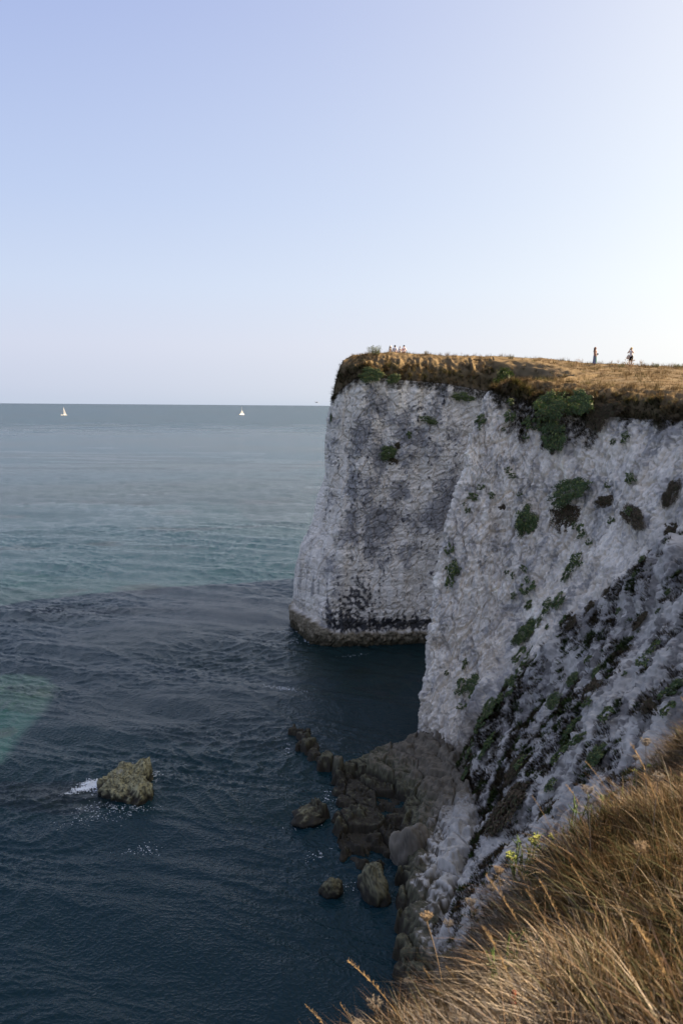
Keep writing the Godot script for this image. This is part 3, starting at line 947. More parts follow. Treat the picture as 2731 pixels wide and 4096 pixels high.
func build_bank_grass() -> void:
	var gold := [Color(0.407, 0.315, 0.21), Color(0.359, 0.261, 0.154), Color(0.474, 0.393, 0.298), Color(0.295, 0.197, 0.127), Color(0.228, 0.168, 0.11), Color(0.435, 0.365, 0.275), Color(0.162, 0.168, 0.0881)]
	var dull := [Color(0.194, 0.139, 0.0757), Color(0.152, 0.114, 0.059), Color(0.0926, 0.101, 0.0421), Color(0.253, 0.185, 0.11), Color(0.202, 0.118, 0.0631)]
	var pale := [Color(0.465, 0.394, 0.301), Color(0.403, 0.32, 0.224), Color(0.518, 0.455, 0.386)]
	var kinds := []
	for k in 4:
		kinds.append(tuft(24, 0.36, 0.06, 0.0042, Vector2(-0.6, 0.0), 1.1, gold, 5))
	for k in 3:
		kinds.append(tuft(26, 0.3, 0.06, 0.004, Vector2(-0.2, 0.0), 1.0, dull, 5))
	for k in 3:
		kinds.append(tuft(20, 0.26, 0.07, 0.0045, Vector2(-1.0, 0.2), 2.0, pale, 5))
	var places := []
	var tints := []
	for k in kinds.size():
		places.append([])
		tints.append(PackedColorArray())
	for n in 22000:
		var d := 0.9 + 8.4 * pow(rng.randf(), 0.8)
		var x := rng.randf_range(-0.45, 0.62) * d + rng.randf_range(-0.5, 0.5)
		var b := beyond(x, d)
		if b > 1.1 or x > 5.5:
			continue
		var z := -d
		var m := soft.get_noise_2d(x * 0.8 + 7.0, d * 0.8)
		var k := rng.randi() % 4
		if m < -0.08 + rng.randf_range(-0.15, 0.15):
			k = 4 + rng.randi() % 3
		elif m > 0.12 + rng.randf_range(-0.2, 0.2) or (d < 3.4 and x > 0.6 and rng.randf() < 0.65):
			k = 7 + rng.randi() % 3
		var y := bank_y(x, z)
		var gx := bank_y(x + 0.1, z) - y
		var gz := bank_y(x, z + 0.1) - y
		var up := Vector3(-gx * 4.0, 1.0, -gz * 4.0).normalized()
		var flow := plain.get_noise_2d(x * 0.9, d * 0.9) * 1.1
		var turn := Basis(Quaternion(Vector3.UP, up)) * Basis(Vector3.UP, flow * 1.5 + rng.randf_range(-1.2, 1.2))
		places[k].append(Transform3D(turn.scaled(Vector3.ONE * rng.randf_range(0.6, 1.15)), Vector3(x, y - 0.015, z)))
		var g := rng.randf_range(0.8, 1.15)
		tints[k].append(Color(g, g, g))
	for k in kinds.size():
		var o := scatter("bank_grass", kinds[k], "grass", places[k], tints[k])
		tag(o, ["long golden dry grass leaning over the foreground bank", "dull olive and brown grass low on the foreground bank", "pale flattened straw on the foreground bank"][0 if k < 4 else 1 if k < 7 else 2], "grass", "", "stuff")


# ---------------------------------------------------------------- plants on the chalk

func cliff_index(s: float, t: float) -> int:
	var i := cliff_s.bsearch(s)
	return clampi(int(t / 8.0 * (CLIFF_H - 1)), 0, CLIFF_H - 1) * cliff_w + clampi(i, 0, cliff_w - 1)


# brown grass that hangs from the brow onto the top of the chalk, to an uneven depth
func build_hanging_growth() -> void:
	var tones := [Color(0.14, 0.095, 0.05), Color(0.2, 0.14, 0.075), Color(0.1, 0.078, 0.045), Color(0.085, 0.095, 0.04)]
	var kinds := []
	var places := []
	var tints := []
	for k in 3:
		kinds.append(tuft(24, 0.42, 0.2, 0.018, Vector2(0, 0.5), 1.1, tones, 3))
		places.append([])
		tints.append(PackedColorArray())
	for i in range(0, cliff_w):
		var s := cliff_s[i]
		if s < 3.9 or s > 17.0 or (s > 9.0 and s < 12.6):
			continue
		var deep := 0.35 + 0.9 * plain.get_noise_1d(s * 5.0) + 0.6 * plain.get_noise_1d(s * 17.0)
		deep += 1.1 * gauss(s, 0, 5.95, 0, 0.22, 1) + 0.9 * gauss(s, 0, 6.9, 0, 0.25, 1) + 1.2 * gauss(s, 0, 7.6, 0, 0.25, 1)
		deep += 2.2 * gauss(s, 0, 13.75, 0, 0.3, 1) + 2.4 * gauss(s, 0, 14.3, 0, 0.35, 1) + 1.5 * gauss(s, 0, 14.75, 0, 0.15, 1)
		var rows := int(maxf(deep, 0.0) / 0.075)
		for r in rows:
			if rng.randf() > (0.3 if s > 12.0 else 0.22):
				continue
			var a := r * cliff_w + i
			var n := cliff_normals[a]
			if n.x > 0.3:
				n = -n
			var up := (n * 0.8 + Vector3.UP * 0.35).normalized()
			var k := rng.randi() % 3
			var turn := Basis(Quaternion(Vector3.UP, up)) * Basis(Vector3.UP, rng.randf() * TAU)
			places[k].append(Transform3D(turn.scaled(Vector3.ONE * rng.randf_range(0.6, 1.1)), cliff_points[a] - n * 0.04))
			var g := rng.randf_range(0.7, 1.2)
			tints[k].append(Color(g, g, g))
	for k in 3:
		tag(scatter("hanging_grass", kinds[k], "grass", places[k], tints[k]), "dead brown growth hanging from the cliff edge over the chalk", "grass", "", "stuff")


# low brown and green growth in streaks over the slumped slope
func build_slope_growth() -> void:
	var tones := [Color(0.1, 0.07, 0.042), Color(0.07, 0.052, 0.034), Color(0.15, 0.105, 0.06), Color(0.09, 0.095, 0.035)]
	var greens := [Color(0.07, 0.11, 0.03), Color(0.1, 0.14, 0.035), Color(0.06, 0.08, 0.025)]
	var kinds := [tuft(26, 0.26, 0.16, 0.022, Vector2(0, 0.2), 1.3, tones, 2), tuft(30, 0.2, 0.14, 0.03, Vector2(0, 0.2), 1.3, greens, 2)]
	var places := [[], []]
	var tints := [PackedColorArray(), PackedColorArray()]
	for i in range(0, cliff_w):
		var s := cliff_s[i]
		if s < 13.75 or s > 18.5:
			continue
		for r in range(0, CLIFF_H, 2):
			var a := r * cliff_w + i
			var q := cliff_points[a]
			var wob := soft.get_noise_3d(q.x * 0.22, q.y * 0.22, q.z * 0.22)
			var line := lerpf(-2.0, 19.0, clampf((s - 13.7) / 2.6, 0, 1)) - wob * 3.0
			if q.y > line - 0.3 or q.y < 1.5:
				continue
			var streak := soft.get_noise_3d(q.x * 0.55 + q.z * 0.3, q.y * 0.14, q.z * 0.3) + 0.5 * soft.get_noise_3d(q.x * 0.9, q.y * 0.9, q.z * 0.9)
			streak += 0.22 * smoothstep(14.0, 6.0, q.y)
			if streak < 0.06 + rng.randf() * 0.45 or rng.randf() > 0.36:
				continue
			var n := cliff_normals[a]
			var k := 1 if plain.get_noise_3d(q.x * 0.8, q.y * 0.8, q.z * 0.8) > 0.25 else 0
			var turn := Basis(Quaternion(Vector3.UP, (n + Vector3.UP * 0.5).normalized())) * Basis(Vector3.UP, rng.randf() * TAU)
			places[k].append(Transform3D(turn.scaled(Vector3.ONE * rng.randf_range(0.7, 1.5)), q))
			var g := rng.randf_range(0.7, 1.2)
			tints[k].append(Color(g, g, g))
	for k in 2:
		tag(scatter("slope_growth", kinds[k], "grass", places[k], tints[k]), ["dead brown growth in streaks over the slumped chalk slope", "low green growth among the rubble of the slumped slope"][k], "ground cover", "", "stuff")


# column and row on the cliff, width, height, green or brown, label
const PLANTS := [
	[5.30, 0.00, 2.22, 1.17, "g", "bright yellow-green samphire clump under the headland brow"],
	[5.88, 0.00, 1.31, 0.73, "g", "low green plant under the brow of the far headland"],
	[7.30, 0.36, 2.50, 0.74, "g", "long green strip of plants on a ledge high on the headland"],
	[6.68, 1.08, 1.63, 0.58, "g", "dark green plants on a short ledge midway up the headland"],
	[5.88, 2.08, 1.63, 1.18, "g", "dark green clump at the foot of a crack in the headland face"],
	[6.10, 1.84, 0.68, 0.58, "b", "brown tuft in the crack of the headland face"],
	[6.04, 2.28, 0.84, 0.68, "b", "brown scrub hanging below the dark clump on the headland"],
	[6.32, 1.52, 0.53, 0.63, "g", "green tuft in the crack of the headland face"],
	[4.24, 0.72, 0.32, 0.96, "g", "green plant clinging to the seaward edge of the headland"],
	[12.48, 0.00, 1.65, 1.87, "g", "bushy green mass spilling over the near cliff rim beside the ridge"],
	[11.82, 0.24, 1.83, 1.54, "g", "green mass below the brown brow, second from the ridge"],
	[14.28, 0.24, 2.00, 1.48, "g", "green mass hanging in the middle of the near brow"],
	[14.62, 0.00, 1.95, 1.36, "g", "rightmost broad green mass hanging below the near brow"],
	[14.36, 0.68, 1.55, 1.81, "g", "green tongue of plants reaching lowest below the near brow"],
	[14.84, 0.28, 1.16, 1.58, "b", "brown scrub tongue hanging to the right of the green masses"],
	[11.28, 0.00, 2.98, 1.39, "b", "brown scrub on the brow above the green masses"],
	[14.96, 0.00, 1.97, 0.99, "b", "brown scrub at the right end of the near brow"],
	[13.56, 0.32, 0.47, 0.43, "g", "green tuft on the upper near face, ridge side, highest"],
	[13.60, 0.52, 0.72, 0.81, "g", "green tuft below the bushy mass near the ridge"],
	[13.88, 0.56, 0.89, 0.71, "g", "green tuft on the upper near face, ridge side, second from the top"],
	[14.06, 0.52, 0.79, 0.88, "g", "green tuft left of the lowest green tongue"],
	[13.88, 0.80, 0.39, 0.39, "g", "green tuft on the upper near face, ridge side, fifth from the top"],
	[15.24, 0.48, 0.64, 0.64, "g", "lone round green plant high on the right of the near face"],
	[15.08, 0.56, 0.36, 0.36, "g", "green tuft on the upper near face, middle, highest"],
	[13.72, 1.48, 0.50, 0.36, "g", "green tuft on the upper near face, ridge side, sixth from the top"],
	[13.80, 1.60, 0.53, 0.35, "g", "green tuft on the upper near face, ridge side, seventh from the top"],
	[15.14, 1.32, 0.48, 0.42, "g", "green tuft on the upper near face, middle, second from the top"],
	[15.44, 1.16, 0.93, 0.53, "g", "flat green cushion below the lone round plant"],
	[14.70, 1.64, 2.68, 1.34, "g", "widest green bush on the upper near face"],
	[14.62, 2.08, 1.93, 1.60, "b", "brown scrub hanging under the widest green bush"],
	[14.10, 2.36, 1.56, 1.65, "g", "green clump left of the brown scrub on the upper face"],
	[13.96, 1.92, 0.35, 0.25, "g", "green tuft on the upper near face, ridge side, tenth from the top"],
	[13.74, 2.20, 0.88, 0.35, "b", "brown scrub patch on the upper near face, ridge side, highest"],
	[13.16, 0.64, 0.69, 0.80, "g", "small round plant at the top of the chalk ridge"],
	[13.22, 0.80, 0.33, 0.33, "g", "green tuft on the upper near face, ridge side, fourth from the top"],
	[13.34, 2.12, 0.75, 0.46, "g", "green tuft on the ridge edge at mid height"],
	[13.42, 1.92, 0.46, 0.36, "g", "green tuft on the upper near face, ridge side, eighth from the top"],
	[13.58, 2.04, 0.46, 0.39, "g", "green tuft on the upper near face, ridge side, ninth from the top"],
	[13.32, 2.40, 0.36, 0.39, "g", "green tuft on the upper near face, ridge side, twelfth from the top"],
	[13.24, 2.28, 0.25, 0.21, "g", "green tuft on the upper near face, ridge side, eleventh from the top"],
	[13.56, 0.72, 0.29, 0.25, "g", "green tuft on the upper near face, ridge side, third from the top"],
	[13.22, 3.20, 0.53, 0.71, "g", "small plant on the ridge just above the tall oval one"],
	[13.30, 3.64, 0.89, 1.49, "g", "tall oval green plant on the chalk ridge"],
	[13.98, 3.44, 0.31, 0.31, "g", "green tuft on the mid near face, ridge side, highest"],
	[14.10, 3.48, 0.28, 0.38, "g", "green tuft on the mid near face, middle, second from the top"],
	[14.26, 3.28, 0.65, 0.31, "g", "green tuft on the mid near face, middle, highest"],
	[14.42, 3.60, 0.94, 1.04, "g", "ragged green plant in the middle of the near face"],
	[14.18, 3.84, 0.44, 0.41, "g", "green tuft on the mid near face, middle, fourth from the top"],
	[14.44, 3.88, 0.44, 0.70, "g", "green tuft on the mid near face, middle, fifth from the top"],
	[14.80, 2.20, 0.36, 0.43, "g", "green tuft on the upper near face, middle, third from the top"],
	[14.96, 2.28, 0.68, 0.85, "g", "green plant below the widest bush, right of the brown scrub"],
	[15.10, 2.44, 0.51, 0.39, "g", "green tuft on the upper near face, middle, fourth from the top"],
	[15.02, 2.88, 1.00, 1.16, "g", "dark green plant above the top of the gully"],
	[14.90, 3.16, 0.49, 0.85, "g", "green tuft on the mid near face, middle, third from the top"],
	[15.96, 2.28, 0.89, 0.75, "b", "brown scrub patch on the upper near face, right side, second from the top"],
	[15.62, 1.76, 0.61, 0.39, "g", "green tuft on the upper near face, right side, highest"],
	[15.30, 1.96, 0.47, 0.41, "g", "green tuft on the upper near face, right side, second from the top"],
	[14.90, 3.76, 0.84, 0.93, "g", "green plant at the left of the gully head"],
	[15.06, 3.60, 0.76, 1.18, "g", "tall green plant in the gully head"],
	[15.28, 3.80, 0.80, 0.68, "g", "green tuft on the mid near face, right side, fifth from the top"],
	[14.56, 4.36, 1.12, 1.73, "g", "large green plant left of the gully, tallest of its row"],
	[14.72, 4.20, 0.68, 1.04, "g", "green tuft on the mid near face, middle, seventh from the top"],
	[14.82, 4.04, 0.36, 0.74, "g", "green tuft on the mid near face, middle, sixth from the top"],
	[15.08, 4.04, 0.25, 0.38, "g", "green tuft on the mid near face, middle, eighth from the top"],
	[14.84, 4.48, 0.48, 0.99, "g", "green tuft on the mid near face, middle, ninth from the top"],
	[14.66, 4.72, 0.68, 1.20, "g", "trailing green plant below the tallest of the gully row"],
	[14.98, 4.72, 0.47, 0.82, "g", "green tuft on the lower near face, middle, highest"],
	[15.12, 4.52, 0.40, 0.56, "g", "green tuft on the mid near face, middle, tenth from the top"],
	[13.94, 5.60, 1.32, 1.08, "g", "green clump standing alone low on the ridge face"],
	[14.10, 5.68, 0.43, 0.87, "g", "green tuft on the lower near face, middle, third from the top"],
	[13.68, 5.72, 0.62, 1.06, "g", "green plant left of the lone clump low on the ridge"],
	[13.78, 6.00, 0.71, 0.37, "g", "green tuft on the lower near face, ridge side, third from the top"],
	[13.66, 5.28, 0.34, 0.62, "g", "green tuft on the lower near face, ridge side, highest"],
	[13.46, 5.52, 0.28, 0.38, "g", "green tuft on the lower near face, ridge side, second from the top"],
	[14.70, 5.20, 1.15, 1.02, "g", "green plant right of the lone clump, at the edge of the rubble slope"],
	[14.90, 4.96, 0.82, 0.82, "g", "green tuft on the lower near face, middle, second from the top"],
	[15.24, 5.16, 0.55, 0.94, "g", "green tuft on the lower near face, right side, highest"],
	[15.04, 5.60, 1.26, 0.98, "g", "green belt of plants at the left edge of the rubble slope"],
	[15.18, 5.36, 0.64, 0.61, "g", "green tuft on the lower near face, middle, fourth from the top"],
	[15.04, 5.88, 0.95, 0.98, "g", "green tuft on the lower near face, middle, fifth from the top"],
	[14.46, 5.88, 0.35, 0.35, "b", "brown scrub patch on the lower near face, middle, highest"],
	[16.20, 4.36, 1.01, 0.74, "g", "yellowish green plant in the middle of the rubble slope"],
	[16.66, 4.00, 1.02, 0.77, "g", "round green plant right of the middle of the rubble slope"],
	[16.26, 4.72, 1.41, 0.81, "g", "broad low green plant in the middle of the rubble slope"],
	[16.82, 4.20, 1.43, 1.19, "b", "large brown scrub patch in the middle of the rubble slope"],
	[17.36, 4.16, 0.90, 0.72, "g", "green plant below the large brown patch"],
	[16.96, 4.32, 0.63, 0.54, "g", "green tuft on the mid near face, right side, eighth from the top"],
	[16.90, 4.64, 0.52, 1.04, "g", "green tuft on the lower near face, right side, second from the top"],
	[17.20, 4.60, 0.40, 0.82, "g", "green tuft on the lower near face, right side, fourth from the top"],
	[16.26, 4.00, 0.41, 0.49, "g", "green tuft on the mid near face, right side, sixth from the top"],
	[16.74, 3.72, 0.46, 0.30, "b", "brown scrub patch on the mid near face, right side, fifth from the top"],
	[17.02, 3.76, 0.38, 0.26, "g", "green tuft on the mid near face, right side, seventh from the top"],
	[16.28, 3.24, 0.35, 0.35, "g", "green tuft on the mid near face, right side, fourth from the top"],
	[16.80, 2.72, 0.37, 0.37, "g", "green tuft on the mid near face, right side, second from the top"],
	[16.80, 2.96, 0.33, 0.28, "g", "green tuft on the mid near face, right side, third from the top"],
	[17.14, 3.32, 0.56, 0.75, "g", "upright green plant at the right of the rubble slope"],
	[17.16, 3.52, 0.93, 0.58, "g", "spreading green plant below the upright one at the right"],
	[16.32, 2.52, 0.41, 0.35, "g", "green tuft on the upper near face, right side, third from the top"],
	[16.36, 2.76, 0.30, 0.27, "g", "green tuft on the mid near face, right side, highest"],
	[17.62, 3.48, 0.74, 1.26, "g", "tall dark green mass at the right edge of the picture"],
	[17.80, 3.60, 0.60, 0.70, "g", "green tuft on the mid near face, right side, ninth from the top"],
	[17.58, 3.76, 0.89, 0.58, "b", "brown scrub patch on the mid near face, right side, sixth from the top"],
	[17.56, 4.48, 1.03, 1.03, "g", "dark green plant just above the foreground grass"],
	[16.92, 4.68, 0.59, 1.03, "g", "green tuft on the lower near face, right side, third from the top"],
	[17.18, 4.68, 0.54, 0.87, "g", "green tuft on the lower near face, right side, fifth from the top"],
	[17.12, 4.92, 0.62, 1.00, "g", "green tuft on the lower near face, right side, seventh from the top"],
	[16.58, 5.52, 0.67, 0.80, "g", "green tuft on the lower near face, right side, eighth from the top"],
	[17.28, 5.16, 0.72, 0.62, "g", "green tuft on the lower near face, right side, ninth from the top"],
	[16.92, 5.88, 2.34, 2.59, "b", "largest brown scrub patch low on the slope above the grass"],
	[16.44, 5.68, 1.64, 1.32, "b", "brown scrub above the largest brown patch"],
	[17.46, 5.32, 1.68, 1.34, "b", "brown scrub patch on the lower near face, right side, highest"],
	[15.68, 3.76, 0.88, 0.88, "b", "brown scrub patch on the mid near face, right side, fourth from the top"],
	[15.72, 3.44, 0.88, 0.88, "b", "brown scrub patch on the mid near face, right side, second from the top"],
	[15.80, 3.12, 0.88, 0.73, "b", "brown scrub patch on the mid near face, right side, highest"],
	[15.68, 1.84, 2.10, 0.96, "b", "wide brown scrub under the upper right chalk"],
	[16.02, 1.84, 1.57, 0.86, "b", "brown scrub patch on the upper near face, right side, highest"],
	[15.98, 1.32, 1.01, 1.44, "b", "brown scrub at the right edge below the upper chalk"],
	[15.16, 1.64, 1.35, 0.64, "b", "brown scrub patch on the upper near face, middle, highest"],
	[16.60, 3.20, 0.70, 0.96, "b", "brown scrub patch on the mid near face, right side, third from the top"],
	[15.22, 7.48, 0.53, 1.23, "g", "green plant at the foot of the white rib above the rock shelf"],
	[15.02, 6.96, 0.48, 0.96, "g", "green tuft on the lower near face, middle, seventh from the top"],
	[14.80, 6.28, 0.65, 1.78, "g", "long green strip running down to the brown scrub"],
	[15.24, 6.04, 0.72, 1.42, "g", "green tuft on the lower near face, right side, sixth from the top"],
	[14.92, 6.60, 0.43, 1.28, "g", "green tuft on the lower near face, middle, sixth from the top"],
]
# x, depth, height, lean, bowl, tone, label
const UMBELS := [
	[0.45, 2.94, 0.62, -0.10, 0.022, 1, "dried umbel on a long bent stem, leftmost above the dark rocks"],
	[0.83, 3.65, 0.50, -0.05, 0.025, 1, "dried umbel standing in front of the brown scrub"],
	[0.80, 3.69, 0.45, -0.04, 0.025, 0, "grey umbel low beside the one in front of the scrub"],
	[0.72, 3.72, 0.45, -0.06, 0.025, 0, "grey umbel against the foot of the white rib"],
	[0.61, 3.71, 0.42, -0.06, 0.028, 0, "broad grey umbel just right of the long bent stem"],
	[0.38, 3.40, 0.42, -0.05, 0.025, 0, "grey umbel left of the grass above the lowest rocks"],
	[0.13, 2.79, 0.42, -0.05, 0.019, 0, "small grey umbel near the lower left of the bank"],
	[0.24, 3.11, 0.40, -0.08, 0.037, 0, "largest grey seed cluster at the lower left of the bank"],
	[1.23, 3.63, 0.50, -0.04, 0.031, 0, "wide grey umbel left of the yellow flowers"],
	[1.59, 3.89, 0.50, -0.03, 0.028, 0, "pale umbel with upright rays, highest on the right"],
	[1.64, 4.14, 0.42, -0.03, 0.019, 0, "small umbel left of the highest pale one"],
	[1.51, 3.60, 0.42, 0.00, 0.031, 0, "grey umbel in front of the yellow flowers at the right"],
	[1.13, 2.93, 0.40, 0.05, 0.031, 1, "brown seed head in the middle of the right hand grass"],
]
# x, depth, size, tilt
const STALKS := [
	[0.12, 2.50, 0.69, 0.16, "tall straw stalk with a seed head on the bank, leftmost"],
	[0.18, 2.73, 0.60, 0.10, "tall straw stalk with a seed head on the bank, second from the left"],
	[0.32, 2.61, 0.81, 0.22, "tall straw stalk with a seed head on the bank, third from the left"],
	[0.36, 3.50, 0.54, 0.01, "tall straw stalk with a seed head on the bank, fourth from the left"],
	[0.47, 2.75, 0.52, 0.08, "tall straw stalk with a seed head on the bank, fifth from the left"],
	[0.58, 3.13, 0.51, 0.09, "tall straw stalk with a seed head on the bank, sixth from the left"],
	[0.54, 2.08, 0.73, 0.03, "tall straw stalk with a seed head on the bank, seventh from the left"],
	[0.69, 2.30, 0.74, 0.13, "tall straw stalk with a seed head on the bank, eighth from the left"],
	[0.99, 3.57, 0.51, 0.12, "tall straw stalk with a seed head on the bank, ninth from the left"],
	[0.75, 2.30, 0.59, 0.07, "tall straw stalk with a seed head on the bank, tenth from the left"],
	[1.24, 4.08, 0.60, 0.16, "tall straw stalk with a seed head on the bank, eleventh from the left"],
	[0.77, 2.32, 0.65, -0.00, "tall straw stalk with a seed head on the bank, twelfth from the left"],
	[1.42, 4.15, 0.69, 0.18, "tall straw stalk with a seed head on the bank, thirteenth from the left"],
	[0.98, 2.66, 0.61, 0.02, "tall straw stalk with a seed head on the bank, fourteenth from the left"],
	[1.62, 4.22, 0.64, 0.23, "tall straw stalk with a seed head on the bank, fifteenth from the left"],
	[0.84, 1.66, 0.84, 0.15, "tall straw stalk with a seed head on the bank, sixteenth from the left"],
	[1.62, 3.77, 0.82, 0.20, "tall straw stalk with a seed head on the bank, seventeenth from the left"],
	[0.79, 1.79, 0.63, -0.02, "tall straw stalk with a seed head on the bank, eighteenth from the left"],
	[1.10, 2.30, 0.73, 0.12, "tall straw stalk with a seed head on the bank, nineteenth from the left"],
	[1.55, 3.51, 0.63, 0.02, "tall straw stalk with a seed head on the bank, twentieth from the left"],
	[1.52, 3.28, 0.64, 0.09, "tall straw stalk with a seed head on the bank, twenty-first from the left"],
	[1.03, 2.06, 0.59, 0.04, "tall straw stalk with a seed head on the bank, twenty-second from the left"],
	[1.99, 4.16, 0.66, 0.21, "tall straw stalk with a seed head on the bank, twenty-third from the left"],
	[2.86, 6.17, 0.71, 0.04, "tall straw stalk with a seed head on the bank, twenty-fourth from the left"],
	[1.04, 1.91, 0.60, 0.09, "tall straw stalk with a seed head on the bank, rightmost"],
]
# x, depth, width, share in flower, label
const SAMPHIRE := [
	[1.26, 4.23, 0.55, 0.16, "yellow-green samphire in flower in the middle of the bank"],
	[1.18, 4.22, 0.40, 0.10, "fleshy green samphire at the edge of the bank"],
	[1.53, 4.28, 0.50, 0.08, "green samphire leaves behind the grass on the right"],
	[2.60, 6.26, 0.35, 0.25, "bright yellow flowers at the upper right of the bank"],
	[0.67, 2.76, 0.22, 0.00, "green leaves low in the foreground grass"],
	[0.14, 3.10, 0.20, 0.00, "small grey green plant at the lower left of the bank"],
]
const DOCK := [0.54, 2.23]


# a cushion of small leaves, about one unit wide and high, half a unit thick towards +z
func cushion(lobes: int, leaves: int, size: float, dry := false) -> Array:
	var st := SurfaceTool.new()
	st.begin(Mesh.PRIMITIVE_TRIANGLES)
	var heads := SurfaceTool.new()
	heads.begin(Mesh.PRIMITIVE_TRIANGLES)
	for l in lobes:
		var a := rng.randf() * TAU
		var rr := sqrt(rng.randf()) * 0.42
		var centre := Vector3(cos(a) * rr, sin(a) * rr, 0.02 + 0.2 * (1.0 - rr / 0.4) * rng.randf())
		var radius := rng.randf_range(0.06, 0.18)
		var tone := rng.randf_range(0.75, 1.3)
		for k in leaves:
			var d := Vector3(rng.randfn(), rng.randfn() + 0.25, absf(rng.randfn()) + 0.15).normalized()
			var at := centre + d * radius * rng.randf_range(0.55, 1.1)
			var n := (d + Vector3(rng.randf_range(-0.6, 0.6), rng.randf_range(-0.6, 0.6), rng.randf_range(-0.3, 0.6))).normalized()
			var u := n.cross(Vector3(rng.randf_range(-1, 1), rng.randf_range(-1, 1), rng.randf_range(-1, 1))).normalized() * size * rng.randf_range(0.6, 1.2)
			var v := n.cross(u) * 0.55
			var head := rng.randf() < 0.14 and d.y > -0.1
			var to := heads if head else st
			var col := Color(0.066, 0.098, 0.03) * tone * rng.randf_range(0.7, 1.3)
			if rng.randf() < 0.12:
				col = Color(0.1, 0.085, 0.035)
			if dry:
				col = [Color(0.1, 0.07, 0.042), Color(0.07, 0.05, 0.033), Color(0.15, 0.105, 0.06), Color(0.075, 0.075, 0.035)][rng.randi() % 4] * rng.randf_range(0.8, 1.2)
				head = false
				to = st
			if head:
				col = Color(0.22, 0.235, 0.065) * rng.randf_range(0.8, 1.3)
				at += d * radius * 0.12
			to.set_color(col)
			to.set_normal(n)
			for q in [-u, v, u, -u, u, -v]:
				to.add_vertex(at + q)
	return [st.commit(), heads.commit()]


# many tiny pieces that only read as one
func fuzz(called: String, mesh: Mesh, material: String, parent: Node) -> void:
	put(called, mesh, material, parent).set_meta("kind", "stuff")


func build_cliff_plants() -> void:
	var small := []
	for k in 5:
		small.append(cushion(15, 44, 0.055))
	var large := []
	for k in 4:
		large.append(cushion(44, 85, 0.03))
	var scrub := []
	for k in 4:
		scrub.append(cushion(40, 95, 0.03, true)[0])
	var count := 0
	for d in PLANTS:
		var s: float = d[0]
		var a := cliff_index(s, d[1])
		var n := cliff_normals[a]
		if n.x > 0.3:
			n = -n
		var w: float = d[2]
		var h: float = d[3]
		var o: Node3D
		if d[4] == "g":
			o = thing("samphire_plant", cliff_points[a] + n * (0.06 + 0.25 * minf(w, 2.0)))
			var pair: Array = large[count % 4] if w > 1.0 else small[count % 5]
			fuzz("foliage", pair[0], "leaf", o)
			fuzz("flower_heads", pair[1], "leaf", o)
			var side := Vector3.UP.cross(n).normalized()
			var up := n.cross(side).normalized()
			o.basis = Basis(side, up, n) * Basis(Vector3(0, 0, 1), rng.randf_range(-0.5, 0.5)) * Basis.from_scale(Vector3(w * 1.35, h * 1.45, minf(w, h) * 0.8 + 0.3))
		else:
			o = thing("dry_scrub", cliff_points[a])
			fuzz("twigs", scrub[count % 4], "grass", o)
			var side := Vector3.UP.cross(n).normalized()
			o.basis = Basis(side, n.cross(side).normalized(), n) * Basis(Vector3(0, 0, 1), rng.randf_range(-0.4, 0.4)) * Basis.from_scale(Vector3(w * 1.4, h * 1.4, minf(w, h) * 0.6 + 0.3))
		tag(o, d[5], "plant" if d[4] == "g" else "scrub", "green plants rooted in the chalk" if d[4] == "g" else "brown scrub on the chalk")
		if d[1] < 0.4 and s > 12.0:      # growing on the brow itself, over the edge
			o.position += n * 0.4 + Vector3(0, 0.3, 0)
		count += 1


# ---------------------------------------------------------------- rocks and foam

const ROCK := [Vector2(-13.0, 52.0), Vector2(-12.6, 50.4), Vector2(-12.75, 49.3), Vector2(-12.1, 48.7), Vector2(-11.9, 47.7), Vector2(-12.6, 47.1), Vector2(-14.1, 47.5), Vector2(-15.4, 48.3), Vector2(-15.7, 49.2), Vector2(-15.2, 50.2), Vector2(-14.9, 51.5), Vector2(-13.9, 51.2)]

func weed_colour(y: float, f: float, pit: float, light := 1.0) -> Color:
	var olive := (Color(0.15, 0.135, 0.075) * light * (1.0 + f * 0.6)).lerp(Color(0.03, 0.027, 0.016), smoothstep(0.05, 0.4, pit) * 0.8)
	return Color(0.03, 0.025, 0.016).lerp(olive, smoothstep(0.3, 0.75, y + f * 0.5))


